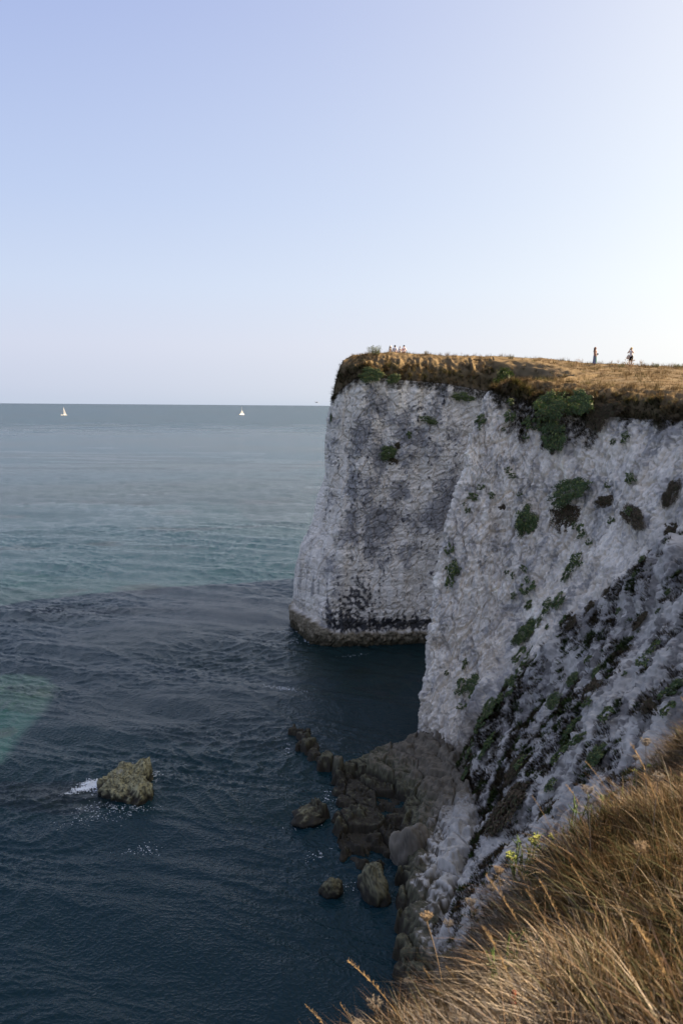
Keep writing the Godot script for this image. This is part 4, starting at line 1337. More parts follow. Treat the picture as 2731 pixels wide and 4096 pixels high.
func build_sea_rock() -> void:
	var turns := 150
	var rings := 70
	var p := PackedVector3Array()
	var c := PackedColorArray()
	var mid := Vector2(-13.75, 49.3)
	for j in rings:
		var f := float(j) / (rings - 1)
		for i in turns + 1:
			var a := TAU * (i % turns) / turns
			var dir := Vector2(cos(a), sin(a))
			var reach := 1.0
			for k in ROCK.size():
				var hit: Variant = Geometry2D.segment_intersects_segment(mid, mid + dir * 9.0, ROCK[k], ROCK[(k + 1) % ROCK.size()])
				if hit != null:
					reach = mid.distance_to(hit)
			var out := minf(f / 0.78, 1.0) + 0.12 * maxf(0.0, (f - 0.78) / 0.22)
			var q := mid + dir * reach * out
			var lift := 0.95 + 0.13 * (q.y - 49.3) + 0.06 * (q.x + 13.7)
			var y := lift * (1.0 - 0.35 * pow(minf(out, 1.0), 5.0)) if f <= 0.78 else lerpf(lift * 0.65, -0.9, (f - 0.78) / 0.22)
			var fine := soft.get_noise_3d(q.x * 1.6, y * 1.6, q.y * 1.6)
			var pit := plain.get_noise_3d(q.x * 6.0, y * 6.0, q.y * 6.0)
			y += fine * 0.2 + pit * 0.06 + plain.get_noise_2d(q.x * 0.8, q.y * 0.8) * 0.18
			q += dir * (fine * 0.25 + pit * 0.06) * smoothstep(0.4, 0.9, f)
			p.append(Vector3(q.x, y, -q.y) - Vector3(mid.x, 0, -mid.y))
			var col := weed_colour(y + 0.1, fine, pit, 1.8)
			col = col.lerp(Color(0.36, 0.33, 0.24), 0.7 * smoothstep(0.55, 0.9, gauss(q.x, q.y, -14.5, 49.8, 0.5, 0.45) + fine * 0.4))
			c.append(col)
	var o := put("sea_rock", sheet(p, c, turns + 1, rings, Vector3.UP), "rock")
	o.position = Vector3(mid.x, 0, -mid.y)
	tag(o, "lone flat topped olive rock awash in the sea, foam at its left", "rock")


# x, depth, half width, half depth, height, turn, label
const BOULDERS := [
	[-0.37, 38.3, 0.5, 0.45, 0.55, 0.3, "small dark round boulder standing alone in the water left of the shelf"],
	[1.85, 38.4, 0.6, 1.1, 1.1, 0.35, "tall upright boulder leaning on the seaward side of the shelf"],
	[-1.75, 45.8, 0.95, 0.7, 0.42, 0.5, "dark weed covered boulder off the middle of the shelf"],
	[4.1, 41.2, 0.8, 1.0, 1.75, 0.9, "big cracked tan block on the rock shelf"]]

func build_boulders() -> void:
	for b in BOULDERS:
		var turns := 56
		var rings := 34
		var p := PackedVector3Array()
		var c := PackedColorArray()
		for j in rings:
			var v := PI * j / (rings - 1)
			for i in turns + 1:
				var a := TAU * (i % turns) / turns
				var d := Vector3(cos(a) * sin(v), cos(v), sin(a) * sin(v))
				var seed_at: float = b[0] * 3.0
				var step := facet.get_noise_3d(d.x * 1.1 + seed_at, d.y * 1.1, d.z * 1.1)
				var fine := soft.get_noise_3d(d.x * 1.8 + seed_at, d.y * 1.8, d.z * 1.8)
				var pit := plain.get_noise_3d(d.x * 8.0 + seed_at, d.y * 8.0, d.z * 8.0)
				var k := 1.1 - 0.45 * step + 0.15 * fine + 0.04 * pit
				var q := Vector3(d.x * b[2], d.y * b[4] * (1.0 if d.y > 0 else 0.9), d.z * b[3]) * k
				p.append(q)
				c.append(weed_colour(q.y + 0.15, fine, pit) if b[4] < 1.7 else Color(0.16, 0.135, 0.1) * (1.0 + fine * 0.7 + pit * 0.3))
		var o := put("boulder", sheet(p, c, turns + 1, rings, Vector3.UP), "rock")
		o.position = Vector3(b[0], 0.05, -b[1])
		o.rotation.y = b[5]
		tag(o, b[6], "rock", "boulders at the foot of the near cliff")


# x, depth, half width, half depth, turn, number of flecks, size
const FOAM := [[-16.3, 49.9, 0.55, 0.35, 0.2, 420, 1.0], [-16.8, 49.2, 0.5, 0.22, 0.5, 260, 0.8], [-17.3, 48.6, 0.4, 0.16, 0.5, 90, 0.6], [-15.9, 49.5, 0.15, 0.7, 0.0, 90, 0.6], [-14.4, 47.2, 1.2, 0.15, -0.3, 90, 0.5], [-12.4, 51.0, 0.3, 0.6, 0.0, 90, 0.6], [-13.2, 46.6, 1.4, 0.35, 0.1, 130, 0.5], [-14.6, 45.4, 1.5, 0.6, 0.3, 120, 0.5], [-15.6, 46.6, 0.8, 0.4, 0.3, 70, 0.5], [-11.2, 42.3, 0.9, 0.4, 0.0, 60, 0.5], [-4.9, 86.8, 1.3, 1.6, 0.0, 130, 1.0], [-3.2, 83.0, 1.5, 0.7, 0.5, 90, 1.0], [-5.0, 68.0, 1.3, 0.5, -0.3, 110, 0.9], [0.8, 52.6, 0.9, 0.35, 0.0, 110, 0.7], [-0.8, 48.0, 0.4, 0.7, 0.0, 60, 0.6], [-1.1, 41.8, 0.8, 0.3, 0.6, 60, 0.5], [0.5, 38.9, 0.4, 0.6, 0.0, 30, 0.4], [-2.0, 45.0, 0.9, 0.25, 0.2, 40, 0.5], [-3.9, 55.6, 0.3, 0.9, 0.0, 40, 0.6], [1.5, 78.0, 1.6, 0.25, 0.3, 30, 0.6]]

func build_foam() -> void:
	var st := SurfaceTool.new()
	st.begin(Mesh.PRIMITIVE_TRIANGLES)
	st.set_color(Color(0.78, 0.8, 0.82))
	for k in 7:
		var a0 := TAU * k / 7.0
		var a1 := TAU * (k + 1) / 7.0
		var r0 := 1.0 + 0.35 * sin(a0 * 3.0)
		var r1 := 1.0 + 0.35 * sin(a1 * 3.0)
		st.set_normal(Vector3.UP)
		st.add_vertex(Vector3(0, 0.3, 0))
		st.add_vertex(Vector3(cos(a0) * r0, 0, sin(a0) * r0))
		st.add_vertex(Vector3(cos(a1) * r1, 0, sin(a1) * r1))
	var mesh := st.commit()
	var places := []
	var tints := PackedColorArray()
	for f in FOAM:
		for n in int(f[5] * 2.2):
			var u: float = rng.randfn() * f[2] * 0.7
			var v: float = rng.randfn() * f[3] * 0.7
			var x: float = f[0] + u * cos(f[4]) - v * sin(f[4])
			var d: float = f[1] + u * sin(f[4]) + v * cos(f[4])
			if absf(plain.get_noise_2d(x * 1.5, d * 1.5)) > 0.22 + 0.25 * rng.randf() and f[5] < 200:
				continue
			var size: float = f[6] * rng.randf_range(0.012, 0.05)
			var b := Basis(Vector3.UP, rng.randf() * TAU) * Basis.from_scale(Vector3(size * rng.randf_range(0.8, 2.2), size * 0.8, size))
			places.append(Transform3D(b, Vector3(x, wave(x, -d, 0.1) + 0.01, -d)))
			tints.append(Color.WHITE)
	tag(scatter("sea_foam", mesh, "foam", places, tints), "white foam flecks washing round the rocks", "foam", "", "stuff")


# ---------------------------------------------------------------- people

# joins tapered capsules [from, to, radius, radius] into one smooth skin
func flesh(st: SurfaceTool, bones: Array, size: float, blend: float, col: Color) -> void:
	var lo := Vector3(1e9, 1e9, 1e9)
	var hi := -lo
	for b in bones:
		var r: float = maxf(b[2], b[3]) + size * 3.0
		lo = lo.min(b[0] - Vector3.ONE * r).min(b[1] - Vector3.ONE * r)
		hi = hi.max(b[0] + Vector3.ONE * r).max(b[1] + Vector3.ONE * r)
	var w := int((hi.x - lo.x) / size) + 2
	var h := int((hi.y - lo.y) / size) + 2
	var d := int((hi.z - lo.z) / size) + 2
	var field := PackedFloat32Array()
	field.resize(w * h * d)
	field.fill(1.0)
	for b in bones:
		var from: Vector3 = b[0]
		var ba: Vector3 = b[1] - from
		var ll := maxf(ba.length_squared(), 1e-6)
		var pad := Vector3.ONE * (maxf(b[2], b[3]) + size * 3.0)
		var i0 := Vector3i((from.min(b[1]) - pad - lo) / size)
		var i1 := Vector3i((from.max(b[1]) + pad - lo) / size)
		for y in range(maxi(i0.y, 0), mini(i1.y + 1, h)):
			for z in range(maxi(i0.z, 0), mini(i1.z + 1, d)):
				for x in range(maxi(i0.x, 0), mini(i1.x + 1, w)):
					var q := lo + Vector3(x, y, z) * size - from
					var t := clampf(q.dot(ba) / ll, 0.0, 1.0)
					var v: float = (q - ba * t).length() - lerpf(b[2], b[3], t)
					var k := (y * d + z) * w + x
					var g := maxf(blend - absf(field[k] - v), 0.0) / blend
					field[k] = minf(field[k], v) - g * g * blend * 0.25
	var at := {}
	var corners := [0, 1, w, w + 1, d * w, d * w + 1, d * w + w, d * w + w + 1]
	var spots := [Vector3(0, 0, 0), Vector3(1, 0, 0), Vector3(0, 0, 1), Vector3(1, 0, 1), Vector3(0, 1, 0), Vector3(1, 1, 0), Vector3(0, 1, 1), Vector3(1, 1, 1)]
	var edges := [[0, 1], [2, 3], [4, 5], [6, 7], [0, 2], [1, 3], [4, 6], [5, 7], [0, 4], [1, 5], [2, 6], [3, 7]]
	for y in h - 1:
		for z in d - 1:
			for x in w - 1:
				var k := (y * d + z) * w + x
				var inside := 0
				for c in corners:
					if field[k + c] < 0.0:
						inside += 1
				if inside == 0 or inside == 8:
					continue
				var sum := Vector3.ZERO
				var n := 0
				for e in edges:
					var f0 := field[k + corners[e[0]]]
					var f1 := field[k + corners[e[1]]]
					if (f0 < 0.0) != (f1 < 0.0):
						sum += spots[e[0]].lerp(spots[e[1]], f0 / (f0 - f1))
						n += 1
				at[k] = lo + (Vector3(x, y, z) + sum / n) * size
	var quad := func(a: int, b: int, c: int, e: int, flip: bool) -> void:
		if not (at.has(a) and at.has(b) and at.has(c) and at.has(e)):
			return
		for id in ([a, c, b, a, e, c] if flip else [a, b, c, a, c, e]):
			var q: Vector3 = at[id]
			st.set_color(col)
			st.add_vertex(q)
	st.set_smooth_group(0)
	for k: int in at:
		var here := field[k] < 0.0
		if here != (field[k + 1] < 0.0):
			quad.call(k, k - w, k - w - d * w, k - d * w, not here)
		if here != (field[k + w] < 0.0):
			quad.call(k, k - d * w, k - d * w - 1, k - 1, not here)
		if here != (field[k + d * w] < 0.0):
			quad.call(k, k - 1, k - 1 - w, k - w, not here)


func rod(st: SurfaceTool, a: Vector3, b: Vector3, ra: float, rb: float, col: Color, sides := 6, shaded := true) -> void:
	var axis := (b - a).normalized()
	var u := axis.cross(Vector3.UP if absf(axis.y) < 0.9 else Vector3.RIGHT).normalized()
	var v := axis.cross(u)
	st.set_color(col)
	for k in sides:
		var a0 := TAU * k / sides
		var a1 := TAU * (k + 1) / sides
		var d0 := u * cos(a0) + v * sin(a0)
		var d1 := u * cos(a1) + v * sin(a1)
		for q in [[a + d0 * ra, d0], [b + d0 * rb, d0], [b + d1 * rb, d1], [a + d0 * ra, d0], [b + d1 * rb, d1], [a + d1 * ra, d1], [b + d0 * rb, axis], [b + axis * rb * 0.6, axis], [b + d1 * rb, axis]]:
			if shaded:
				st.set_normal(q[1])
			st.add_vertex(q[0])


# a turned shape round the y axis: profile of (radius, height); folds make it wavy
func turned(st: SurfaceTool, profile: Array, at: Vector3, col: Color, sides := 18, folds := 0.0, depth := 1.0) -> void:
	st.set_color(col)
	for j in profile.size() - 1:
		for k in sides:
			var quad := []
			for c in [[j, k], [j + 1, k], [j + 1, k + 1], [j, k + 1]]:
				var a: float = TAU * (c[1] % sides) / sides
				var q: Vector2 = profile[c[0]]
				var r := q.x * (1.0 + folds * q.x * sin(a * 7.0 + 0.7))
				quad.append(at + Vector3(cos(a) * r, q.y, sin(a) * r * depth))
			for id in [0, 1, 2, 0, 2, 3]:
				st.add_vertex(quad[id])


func begin() -> SurfaceTool:
	var st := SurfaceTool.new()
	st.begin(Mesh.PRIMITIVE_TRIANGLES)
	return st


func done(st: SurfaceTool, normals := true) -> ArrayMesh:
	if normals:
		st.index()
		st.generate_normals()
	return st.commit()


# arms: for each side elbow, wrist and the direction of the fingers, the person facing +z
func person(at: Vector3, tall: float, turn: float, skin: Color, look: Dictionary) -> Node3D:
	var o := thing("person", at)
	var body := begin()
	var arms: Array = look.arms
	var bones := [
		[Vector3(-0.09, 0.94, 0), Vector3(0.09, 0.94, 0), 0.115, 0.115], [Vector3(0, 0.95, 0), Vector3(0, 1.14, 0), 0.125, 0.115], [Vector3(0, 1.14, 0), Vector3(0, 1.33, 0.01), 0.115, 0.14],
		[Vector3(-0.14, 1.39, 0), Vector3(0.14, 1.39, 0), 0.07, 0.07], [Vector3(0, 1.4, 0), Vector3(0, 1.54, 0.015), 0.055, 0.05],
		[Vector3(0, 1.58, 0.01), Vector3(0, 1.64, 0.0), 0.08, 0.088], [Vector3(0, 1.53, 0.045), Vector3(0, 1.56, 0.04), 0.045, 0.055]]
	var stride: float = look.get("stride", 0.0)
	for s in [-1, 1]:
		var knee := Vector3(0.11 * s, 0.5, 0.02 + stride * s)
		var ankle := Vector3(0.115 * s, 0.085, -0.01 + stride * s * 1.6)
		bones.append([Vector3(0.095 * s, 0.9, 0), knee, 0.085, 0.056])
		bones.append([knee, ankle, 0.054, 0.036])
		bones.append([ankle - Vector3(0, 0.045, 0.03), ankle + Vector3(0.02 * s, -0.055, 0.15), 0.038, 0.03])
		var arm: Array = arms[0 if s < 0 else 1]
		var shoulder := Vector3(0.185 * s, 1.4, 0)
		bones.append([shoulder, arm[0], 0.052, 0.038])
		bones.append([arm[0], arm[1], 0.038, 0.027])
		var way: Vector3 = arm[2]
		var palm: Vector3 = arm[1] + way * 0.085
		bones.append([arm[1], palm, 0.028, 0.03])
		var across := way.cross(Vector3(0, 0, 1) if absf(way.z) < 0.8 else Vector3.UP).normalized()
		var inward := way.cross(across)
		for f in 4:
			var root := palm + across * (f - 1.5) * 0.019 - way * 0.01
			var bend: Vector3 = root + way * [0.045, 0.055, 0.052, 0.04][f] + inward * 0.008
			rod(body, root, bend, 0.009, 0.0085, skin, 5)
			rod(body, bend, bend + (way * 0.8 + inward * 0.6).normalized() * [0.028, 0.035, 0.033, 0.024][f], 0.0085, 0.007, skin, 5)
		var thumb: Vector3 = arm[1] + way * 0.03 + across * 0.03
		rod(body, thumb, thumb + (across + way).normalized() * 0.05, 0.011, 0.008, skin, 5)
	for s in [-1, 1]:
		rod(body, Vector3(0.03 * s, 1.615, 0.075), Vector3(0.03 * s, 1.615, 0.088), 0.012, 0.008, Color(0.03, 0.02, 0.015), 6)
		rod(body, Vector3(0.085 * s, 1.59, 0.0), Vector3(0.098 * s, 1.605, -0.01), 0.022, 0.014, skin, 6)
	rod(body, Vector3(0, 1.61, 0.08), Vector3(0, 1.575, 0.108), 0.01, 0.015, skin, 6)
	rod(body, Vector3(-0.022, 1.547, 0.088), Vector3(0.022, 1.547, 0.088), 0.007, 0.007, skin * Color(0.6, 0.4, 0.4), 5)
	flesh(body, bones, 0.026, 0.04, skin)
	put("body", done(body), "skin", o)
	# clothes are looser skins over the same joints
	if look.has("shirt"):
		var st := begin()
		var cloth := [[Vector3(-0.09, look.get("hem", 0.96), 0), Vector3(0.09, look.get("hem", 0.96), 0), 0.13, 0.13], [Vector3(0, 1.0, 0), Vector3(0, 1.16, 0), 0.145, 0.14], [Vector3(0, 1.16, 0), Vector3(0, 1.33, 0.01), 0.14, 0.16], [Vector3(-0.14, 1.385, 0), Vector3(0.14, 1.385, 0), 0.084, 0.084]]
		for s in [-1, 1]:
			var arm: Array = arms[0 if s < 0 else 1]
			var shoulder := Vector3(0.185 * s, 1.395, 0)
			cloth.append([shoulder, shoulder.lerp(arm[0], look.get("sleeve", 0.65)), 0.066, 0.06])
		flesh(st, cloth, 0.03, 0.05, look.shirt)
		put("shirt", done(st), "cloth", o)
	if look.has("shorts"):
		var st := begin()
		var cloth := [[Vector3(-0.08, 0.97, 0), Vector3(0.08, 0.97, 0), 0.135, 0.135]]
		for s in [-1, 1]:
			cloth.append([Vector3(0.095 * s, 0.9, 0), Vector3(0.11 * s, look.get("leg", 0.56), 0.015 + stride * s * 0.8), 0.115, 0.1])
		flesh(st, cloth, 0.03, 0.03, look.shorts)
		put("shorts", done(st), "cloth", o)
	if look.has("skirt"):
		var st := begin()
		turned(st, [Vector2(0.14, 1.08), Vector2(0.16, 0.98), Vector2(0.185, 0.85), Vector2(0.2, 0.6), Vector2(0.22, 0.35), Vector2(0.25, look.get("skirt_hem", 0.1))], Vector3.ZERO, look.skirt, 42, 0.5, 0.85)
		put("skirt", done(st), "cloth", o)
	if look.has("skirt_band"):
		for k in 5:
			var st := begin()
			var a0: float = [0.3, 1.1, 1.7, 2.5, -0.6][k]
			for j in 6:
				var y0 := 0.14 + 0.13 * j
				var r0 := lerpf(0.262, 0.19, j / 6.0)
				var r1 := lerpf(0.262, 0.19, (j + 1) / 6.0)
				st.set_color([Color(0.08, 0.32, 0.2), Color(0.1, 0.16, 0.38), Color(0.4, 0.42, 0.18)][k % 3])
				var q := [Vector3(cos(a0) * r0, y0, sin(a0) * r0 * 0.87), Vector3(cos(a0) * r1, y0 + 0.13, sin(a0) * r1 * 0.87), Vector3(cos(a0 + 0.25) * r1, y0 + 0.13, sin(a0 + 0.25) * r1 * 0.87), Vector3(cos(a0 + 0.25) * r0, y0, sin(a0 + 0.25) * r0 * 0.87)]
				for id in [0, 1, 2, 0, 2, 3]:
					st.add_vertex(q[id])
			put("skirt_stripe", done(st), "cloth", o.get_node("skirt"))
	var hair: Color = look.get("hair", Color(0.03, 0.02, 0.015))
	var st := begin()
	var locks := [[Vector3(0, 1.63, -0.025), Vector3(0, 1.665, -0.01), 0.092, 0.085]]
	if look.get("long_hair", false):
		locks.append([Vector3(0, 1.6, -0.06), Vector3(0, 1.3, -0.13), 0.085, 0.06])
	flesh(st, locks, 0.03, 0.03, hair)
	put("hair", done(st), "cloth", o)
	if look.has("hat"):
		st = begin()
		var brim: float = look.get("brim", 0.0)
		if brim > 0.0:
			turned(st, [Vector2(brim, 1.655), Vector2(brim * 0.75, 1.675), Vector2(0.105, 1.69), Vector2(0.1, 1.75), Vector2(0.07, 1.785), Vector2(0.0, 1.79)], Vector3(0, -0.005, -0.01), look.hat)
			turned(st, [Vector2(0.104, 1.684), Vector2(brim * 0.75, 1.667), Vector2(brim, 1.651)], Vector3(0, -0.005, -0.01), look.hat)
		else:
			turned(st, [Vector2(0.103, 1.66), Vector2(0.103, 1.7), Vector2(0.085, 1.745), Vector2(0.045, 1.77), Vector2(0.0, 1.775)], Vector3(0, -0.01, -0.005), look.hat)
			rod(st, Vector3(-0.05, 1.668, 0.08 * look.get("peak", 1.0)), Vector3(0.05, 1.668, 0.08 * look.get("peak", 1.0)), 0.012, 0.012, look.hat, 6, false)
			rod(st, Vector3(0, 1.668, 0.08 * look.get("peak", 1.0)), Vector3(0, 1.655, 0.17 * look.get("peak", 1.0)), 0.05, 0.04, look.hat, 6, false)
		put("hat", done(st), "cloth", o)
	o.rotation.y = turn
	o.scale = Vector3.ONE * tall / 1.72
	return o


func down(s: float) -> Array:
	return [Vector3(0.255 * s, 1.13, -0.02), Vector3(0.27 * s, 0.88, 0.06), Vector3(0, -0.96, 0.28)]


func ground(x: float, z: float) -> Vector3:
	return Vector3(x, plateau_y(x, z) + 0.01, z)


func build_people() -> void:
	var tan := Color(0.42, 0.26, 0.18)
	var fair := Color(0.5, 0.32, 0.24)
	# four beyond the crest of the headland, seen from the hips up
	var o := person(ground(5.35, -91.0), 1.68, 1.2, tan, {"arms": [down(-1), [Vector3(0.24, 1.16, 0.06), Vector3(0.1, 1.12, 0.24), Vector3(-0.9, 0.1, 0.3)]], "shirt": Color(0.42, 0.36, 0.3), "sleeve": 0.2, "skirt": Color(0.03, 0.03, 0.045), "skirt_hem": 0.45, "long_hair": true, "hat": Color(0.75, 0.73, 0.68), "brim": 0.16})
	tag(o, "woman in pale sun hat and dark skirt, leftmost of the group on the headland", "person", "people on the clifftop")
	o = person(ground(5.85, -91.1), 1.8, 2.7, tan, {"arms": [down(-1), down(1)], "shirt": Color(0.66, 0.65, 0.66), "shorts": Color(0.4, 0.05, 0.05), "hat": Color(0.04, 0.04, 0.05), "hem": 0.93})
	tag(o, "man in white t-shirt and dark cap with his back turned, on the headland", "person", "people on the clifftop")
	o = person(ground(6.32, -89.9), 1.36, -0.6, tan, {"arms": [down(-1), [Vector3(0.25, 1.14, 0.04), Vector3(0.14, 1.02, 0.2), Vector3(-0.4, -0.5, 0.7)]], "shirt": Color(0.75, 0.74, 0.72), "sleeve": 0.1, "skirt": Color(0.75, 0.74, 0.72), "skirt_hem": 0.5})
	tag(o, "short dark haired person in white, third of the group on the headland", "person", "people on the clifftop")
	var bag := begin()
	turned(bag, [Vector2(0.0, 0.0), Vector2(0.17, 0.02), Vector2(0.19, 0.15), Vector2(0.13, 0.29), Vector2(0.03, 0.36), Vector2(0, 0.37)], Vector3.ZERO, Color(0.02, 0.02, 0.025), 14, 0.3, 0.5)
	var bo := put("shoulder_bag", done(bag), "cloth")
	bo.position = ground(6.2, -90.2) + Vector3(0, 0.55, 0)
	tag(bo, "black shoulder bag hanging between the man in white and the short person", "bag")
	o = person(ground(6.85, -90.9), 1.74, -0.5, fair, {"arms": [[Vector3(-0.27, 1.14, -0.03), Vector3(-0.3, 0.92, 0.08), Vector3(0, -0.9, 0.4)], [Vector3(0.3, 1.14, 0.02), Vector3(0.12, 1.0, 0.17), Vector3(-0.9, -0.3, 0.2)]], "shirt": Color(0.72, 0.6, 0.58), "shorts": Color(0.16, 0.1, 0.075), "hat": Color(0.015, 0.015, 0.02), "hem": 0.92})
	var mark := begin()
	mark.set_color(Color(0.42, 0.03, 0.05))
	for k in 9:
		var a0 := TAU * k / 9.0
		var a1 := TAU * (k + 1) / 9.0
		for q in [Vector2.ZERO, Vector2(cos(a1), sin(a1)) * (0.06 + 0.015 * sin(a1 * 3.0)), Vector2(cos(a0), sin(a0)) * (0.06 + 0.015 * sin(a0 * 3.0))]:
			mark.add_vertex(Vector3(q.x, 1.27 + q.y, 0.178 - q.length_squared() * 1.2))
	put("shirt_print", done(mark), "cloth", o.get_node("shirt"))
	tag(o, "boy in black cap and pale shirt with a red print, rightmost of the headland group", "person", "people on the clifftop")
	# two on the right, whole figures
	o = person(ground(25.05, -80.5), 1.66, 1.45, tan, {"arms": [down(-1), [Vector3(0.24, 1.15, 0.0), Vector3(0.2, 0.98, 0.18), Vector3(-0.3, -0.3, 0.9)]], "shirt": Color(0.42, 0.27, 0.2), "sleeve": 0.05, "skirt": Color(0.2, 0.22, 0.29), "skirt_band": true, "long_hair": true, "hat": Color(0.24, 0.13, 0.1), "brim": 0.19})
	tag(o, "woman in brown sun hat and long blue and green skirt facing right", "person", "people on the clifftop")
	var pouch := begin()
	turned(pouch, [Vector2(0, 0), Vector2(0.08, 0.02), Vector2(0.09, 0.09), Vector2(0.06, 0.15), Vector2(0, 0.16)], Vector3.ZERO, Color(0.015, 0.015, 0.015), 12, 0.0, 0.6)
	bo = put("waist_bag", done(pouch), "cloth")
	bo.position = ground(25.27, -80.4) + Vector3(0, 0.96, 0)
	tag(bo, "small black bag at the waist of the woman in the long skirt", "bag")
	o = person(ground(28.45, -80.0), 1.72, -0.75, fair, {"arms": [[Vector3(-0.3, 1.24, 0.12), Vector3(-0.085, 1.55, 0.16), Vector3(0.4, 0.75, 0.45)], [Vector3(0.3, 1.22, 0.13), Vector3(0.085, 1.55, 0.16), Vector3(-0.4, 0.75, 0.45)]], "shirt": Color(0.72, 0.7, 0.68), "sleeve": 0.6, "shorts": Color(0.012, 0.014, 0.012), "leg": 0.55, "hat": Color(0.5, 0.36, 0.12), "brim": 0.145})
	tag(o, "person in straw hat, white shirt and black shorts holding a camera up", "person", "people on the clifftop")
	var cam := begin()
	rod(cam, Vector3(-0.065, 0, 0), Vector3(0.065, 0, 0), 0.045, 0.045, Color(0.02, 0.02, 0.02), 8)
	rod(cam, Vector3(0, 0, 0), Vector3(0, 0, 0.11), 0.035, 0.038, Color(0.02, 0.02, 0.02), 10)
	bo = put("camera_body", done(cam, false), "paint")
	bo.position = o.position + Basis(Vector3.UP, -0.75) * Vector3(0, 1.61, 0.19)
	bo.rotation.y = -0.75
	tag(bo, "black camera held to the face of the person in the straw hat", "camera")
	var tote := begin()
	turned(tote, [Vector2(0, 0), Vector2(0.13, 0.01), Vector2(0.16, 0.16), Vector2(0.13, 0.3), Vector2(0.03, 0.42), Vector2(0, 0.6)], Vector3.ZERO, Color(0.5, 0.42, 0.36), 14, 0.2, 0.45)
	bo = put("tote_bag", done(tote), "cloth")
	bo.position = o.position + Vector3(-0.3, 0.62, 0.05)
	tag(bo, "pale cloth bag hanging at the hip of the person in the straw hat", "bag")


# ---------------------------------------------------------------- boats and bird

func sail(st: SurfaceTool, a: Vector3, b: Vector3, c: Vector3, belly: Vector3) -> void:
	var n := 7
	st.set_color(Color(0.6, 0.6, 0.6))
	for i in n:
		for j in n - i:
			var tri := func(u: float, v: float) -> Vector3:
				return a + (b - a) * u + (c - a) * v + belly * 6.0 * u * v * (1.0 - u - v) * 2.0
			var q := [tri.call(float(i) / n, float(j) / n), tri.call(float(i + 1) / n, float(j) / n), tri.call(float(i) / n, float(j + 1) / n), tri.call(float(i + 1) / n, float(j + 1) / n)]
			for id in ([0, 1, 2, 1, 3, 2] if j < n - i - 1 else [0, 1, 2]):
				st.add_vertex(q[id])


func boat(at: Vector3, bow: float, long: float, mast: float, main_top: float, main_foot: float, jib_top: float, label: String) -> void:
	# bow: +1 points right, -1 left
	var o := thing("sailing_boat", at)
	var st := begin()
	var n := 12
	for i in n:
		for side in [-1, 1]:
			var quad := []
			for c in [[i, 0], [i + 1, 0], [i + 1, 1], [i, 1]]:
				var t := float(c[0]) / n
				var half := 0.16 * long * sin(PI * (0.16 + 0.84 * (1.0 - t)) * 0.62) * (1.0 if t < 0.97 else 0.1)
				half *= 1.0 - pow(t, 3.0)
				var top := 0.085 * long + 0.035 * long * t * t
				quad.append(Vector3((t - 0.45) * long * bow, top if c[1] == 1 else -0.4, side * (half if c[1] == 1 else half * 0.55)))
			st.set_color(Color(0.6, 0.59, 0.57))
			for id in [0, 1, 2, 0, 2, 3]:
				st.add_vertex(quad[id])
			if side == 1:
				var deck := [quad[3], quad[2], Vector3(quad[2].x, quad[2].y, -quad[2].z), Vector3(quad[3].x, quad[3].y, -quad[3].z)]
				st.set_color(Color(0.7, 0.68, 0.62))
				for id in [0, 1, 2, 0, 2, 3]:
					st.add_vertex(deck[id])
	put("hull", done(st), "paint", o)
	st = begin()
	var cab := BoxMesh.new()
	cab.size = Vector3(long * 0.3, long * 0.045, long * 0.12)
	var cm := put("cabin", cab, "", o)
	cm.material_override = mats["paint"]
	cm.position = Vector3(-0.06 * long * bow, long * 0.115, 0)
	var mx := 0.08 * long * bow
	rod(st, Vector3(mx, 0.5, 0), Vector3(mx, mast, 0), 0.3, 0.22, Color(0.6, 0.6, 0.6))
	var spar := put("mast", done(st, false), "paint", o)
	st = begin()
	rod(st, Vector3(mx, long * 0.16, 0), Vector3(mx - main_foot * bow, long * 0.15, 0.6), 0.12, 0.1, Color(0.2, 0.15, 0.13))
	put("boom", done(st, false), "paint", spar)
	st = begin()
	rod(st, Vector3(0.54 * long * bow, long * 0.12, 0), Vector3(mx, mast * 0.96, 0), 0.04, 0.04, Color(0.6, 0.6, 0.6))
	put("forestay", done(st, false), "paint", spar)
	st = begin()
	sail(st, Vector3(mx - 0.15 * bow, long * 0.17, 0), Vector3(mx - main_foot * bow, long * 0.165, 0.6), Vector3(mx - 0.15 * bow, main_top, 0), Vector3(-0.1 * bow, 0, 0.5))
	put("mainsail", done(st), "sail", spar)
	if jib_top > 0.0:
		st = begin()
		sail(st, Vector3(0.46 * long * bow, long * 0.13, 0), Vector3(mx + 0.25 * bow, long * 0.15, 0.5), Vector3(mx + 0.5 * bow, jib_top, 0), Vector3(0, 0, 0.5))
		put("jib", done(st), "sail", spar)
	o.rotation.y = 0.75
	tag(o, label, "boat", "sailing boats near the horizon")


func build_boats() -> void:
	boat(Vector3(-593.9, -0.1, -1714.2), -1.0, 13.0, 17.5, 17.2, 5.4, 0.0, "white yacht with full mainsail, the boat farther left on the horizon")
	boat(Vector3(-255.9, -0.1, -2033.5), 1.0, 17.0, 20.5, 10.5, 3.6, 13.0, "white yacht with low mainsail and jib, the boat nearer the headland")


